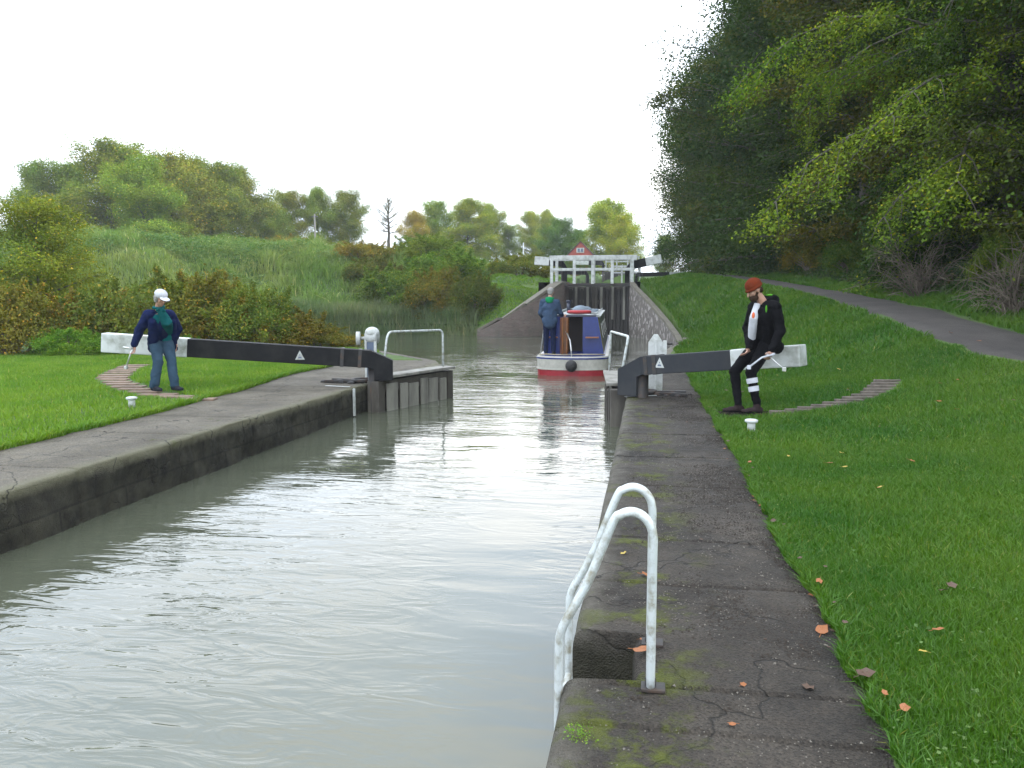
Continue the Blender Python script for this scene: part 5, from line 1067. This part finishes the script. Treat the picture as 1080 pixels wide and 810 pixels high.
def fleaf(x, y, s, k, lab, grp):
    me, mk = LM[k]; z = (0 if (x < edgeR(np.array([y]))[0] and x > -.35) else hz(x, y)+.035)
    o = bpy.data.objects.new('fallen_leaf', me); C.objects.link(o); o.location = (x, y, z+.012); o.scale = (s, s, s); o.rotation_euler = (random.uniform(-.3, .3), random.uniform(-.3, .3), random.uniform(0, 6.28))
    tag(o, lab, 'leaf', grp)
def zone(y): return 'beside the ladder' if y < 4 else 'just beyond the ladder' if y < 5.5 else 'halfway to the bollard' if y < 7.5 else 'near the small bollard' if y < 9.8 else 'beyond the small bollard'
cn = {'lo': 'orange', 'ly': 'yellow', 'lb': 'brown'}
for (x, y, s, k, lab) in ((.0, 3.22, .085, 1, 'large pale orange leaf on the moss beside the near ladder rail'), (.02, 4.15, .075, 0, 'orange leaf on the paving seen between the ladder rails'), (-.11, 4.5, .05, 2, 'small yellow leaf on the paving left of the orange one'), (.31, 2.68, .035, 0, 'small orange leaf on the bottom slab'), (.38, 2.98, .03, 0, 'small orange leaf just above the moss line'),
        (.83, 3.05, .08, 4, 'curled brown leaf at the paving edge bottom right'), (.78, 3.55, .08, 1, 'pale leaf at the grass edge'), (.62, 3.0, .06, 4, 'dark leaf on the paving by the moss line')): fleaf(x, y, s, k, lab, 'fallen leaves in the foreground')
for i in range(46):
    y = random.uniform(2.8, 11); x = .80+abs(random.gauss(0, .07))-.03; k = random.choice([0, 4, 5, 5, 1]); fleaf(x, y, random.uniform(.02, .05), k, f'{cn[LM[k][1]]} leaf among the litter along the right paving edge {zone(y)}', f'{cn[LM[k][1]]} leaves along the paving edge')
for i in range(60):
    y = random.uniform(3, 16); x = random.uniform(1.1, 5.2); k = random.choice([0, 2, 3, 4]); fleaf(x, y, random.uniform(.025, .055)*(1+.03*y), k, f'{cn[LM[k][1]]} leaf scattered on the right lawn {zone(y)}', f'{cn[LM[k][1]]} leaves on the right lawn')
for i in range(40):
    y = random.uniform(3, 13); x = random.uniform(-.1, .8); k = random.choice([4, 5, 0]); fleaf(x, y, random.uniform(.012, .03), k, f'{cn[LM[k][1]]} leaf scrap on the right paving {zone(y)}', f'{cn[LM[k][1]]} leaf scraps on the right paving')
# ---- grit and soil crumbs on the paving
def grit(name, x, y, sz, mat, lab):
    n = len(x); B_ = np.array([(1, 0, 0), (-.5, .87, 0), (-.5, -.87, 0), (0, 0, .8)]); a = rng.uniform(0, 6.28, n); s_ = sz*rng.lognormal(0, .33, n)
    V = np.empty((n, 4, 3)); ca, sa = np.cos(a)[:, None], np.sin(a)[:, None]
    jit = rng.uniform(.6, 1.4, (n, 4)); V[:, :, 0] = x[:, None]+(ca*B_[:, 0]-sa*B_[:, 1])*s_[:, None]*jit; V[:, :, 1] = y[:, None]+(sa*B_[:, 0]+ca*B_[:, 1])*s_[:, None]*jit; V[:, :, 2] = B_[:, 2]*s_[:, None]*jit+.001
    b = np.arange(n)[:, None]*4; Fq = np.concatenate([b+np.array(q) for q in ((0, 1, 3), (1, 2, 3), (2, 0, 3))])
    tag(link(name, npmesh(name, V.reshape(-1, 3), Fq, [mat])), lab, 'grit', kind='stuff')
M['soil'] = paint('dark_soil', (.028, .02, .013), .95, .5, 30); M['stone'] = paint('pale_grit', (.16, .145, .12), .9, .5, 30)
y = rng.uniform(1.6, 13, 26000); x = -.2+rng.beta(2.2, 1.1, len(y))*1.05; k = (fbm2(x*2.2, y*1.3, 4, 2) > .5) & (x < edgeR(y)) & ((x > .02) | (y < 2.9) | (y > 3.48)); grit('soil_crumbs', x[k], y[k], .005, M['soil'], 'dark soil crumbs and dead leaf bits strewn over the right paving')
a_ = rng.uniform(0, 6.28, 5000); q_ = np.sqrt(rng.random(5000))
def grit_on(x, y): return height(x, y)
gx_, gy_ = 1.15+np.cos(a_)*q_*.5, 10.35+np.sin(a_)*q_*.32
me_ = leaf_quads(np.stack([gx_, gy_, height(gx_, gy_)+.006], 1), rng.normal(size=(5000, 3))*.3+np.array([0, 0, 1.]), .03, .9)
tag(link('mud', npmesh('mud', me_[0], me_[1], [M['soil']])), 'bare trodden mud patch under the sitting man\'s feet', 'mud', kind='stuff')
y = rng.uniform(1.6, 13, 7000); x = rng.uniform(-.22, .85, len(y)); k = (x < edgeR(y)) & ((x > .02) | (y < 2.9) | (y > 3.48)); grit('pale_grit', x[k], y[k], .0035, M['stone'], 'pale grit sprinkled over the right paving')
# ---- poles, gable house
def pole(px, d, z0, z1, r_, lab, mat, arm=False):
    x = px_at(px, d); q = thing('pole', lab, 'pole', (x, d, z0)); MB().tube([(x, d, z0-.5), (x, d, z1)], [r_, r_*.8], 8).build('shaft', mat, q)
    if arm: MB().box((x, d, z1-.2), (.5, .08, .08)).build('crossarm', mat, q)
pole(321, 62, 4.2, 8.5, .09, 'tall thin pale pole on the embankment crest', M['woodpale'], True); pole(194, 58, 4.4, 6.0, .07, 'short pale post on the embankment crest at left', M['white']); pole(553, 92, 3.5, 8.2, .09, 'thin white pole left of the footbridge', M['white'])
M['redbrick'] = paint('red_brick', (.33, .07, .05), .8, .3, 3); M['tile'] = paint('dark_tiles', (.09, .05, .045), .8, .4, 3)
gx = px_at(613, 106); hq = thing('gabled_house', 'small red brick gable with one white window behind the footbridge', 'house', (gx, 106, 4))
T = Matrix.Translation((gx, 106, 3.5)) @ Matrix.Rotation(PI/2, 4, 'X')
MB().prism([(-1.7, 0), (1.7, 0), (1.7, 3.95), (0, 5.7), (-1.7, 3.95)], T @ Matrix.Translation((0, 0, -5)), 5).build('wall', M['redbrick'], hq)
rf = MB()
for sg in (-1, 1):
    a = Vector((gx+sg*1.95, 0, 7.3)); b = Vector((gx, 0, 9.31)); dd = (b-a); ang = math.atan2(dd.z, dd.x); Mx = Matrix.Rotation(-ang, 4, 'Y'); rf.box((gx+sg*.97, 108.5, 8.31), (dd.length, 5.2, .1), M=Mx)
rf.build('roof', M['tile'], hq)
fo = MB().box((gx, 105.98, 8.15), (1.0, .08, .62)).build('window', M['white'], hq); MB().box((gx-.21, 105.93, 8.15), (.32, .03, .44)).box((gx+.21, 105.93, 8.15), (.32, .03, .44)).build('pane', M['blue_grey'], fo)

# ================================================================ haze
hm = bpy.data.materials.new('haze_air'); hm.use_nodes = True; hn = hm.node_tree; hn.nodes.clear()
ho = hn.nodes.new('ShaderNodeOutputMaterial'); pv = hn.nodes.new('ShaderNodeVolumePrincipled'); pv.inputs['Color'].default_value = (.93, .96, 1, 1); pv.inputs['Density'].default_value = .00055
hn.links.new(pv.outputs[0], ho.inputs['Volume'])
hb_ = MB().box((0, 420, 20), (830, 990, 48)); o = hb_.build('haze', hm, None); tag(o, kind='stuff')
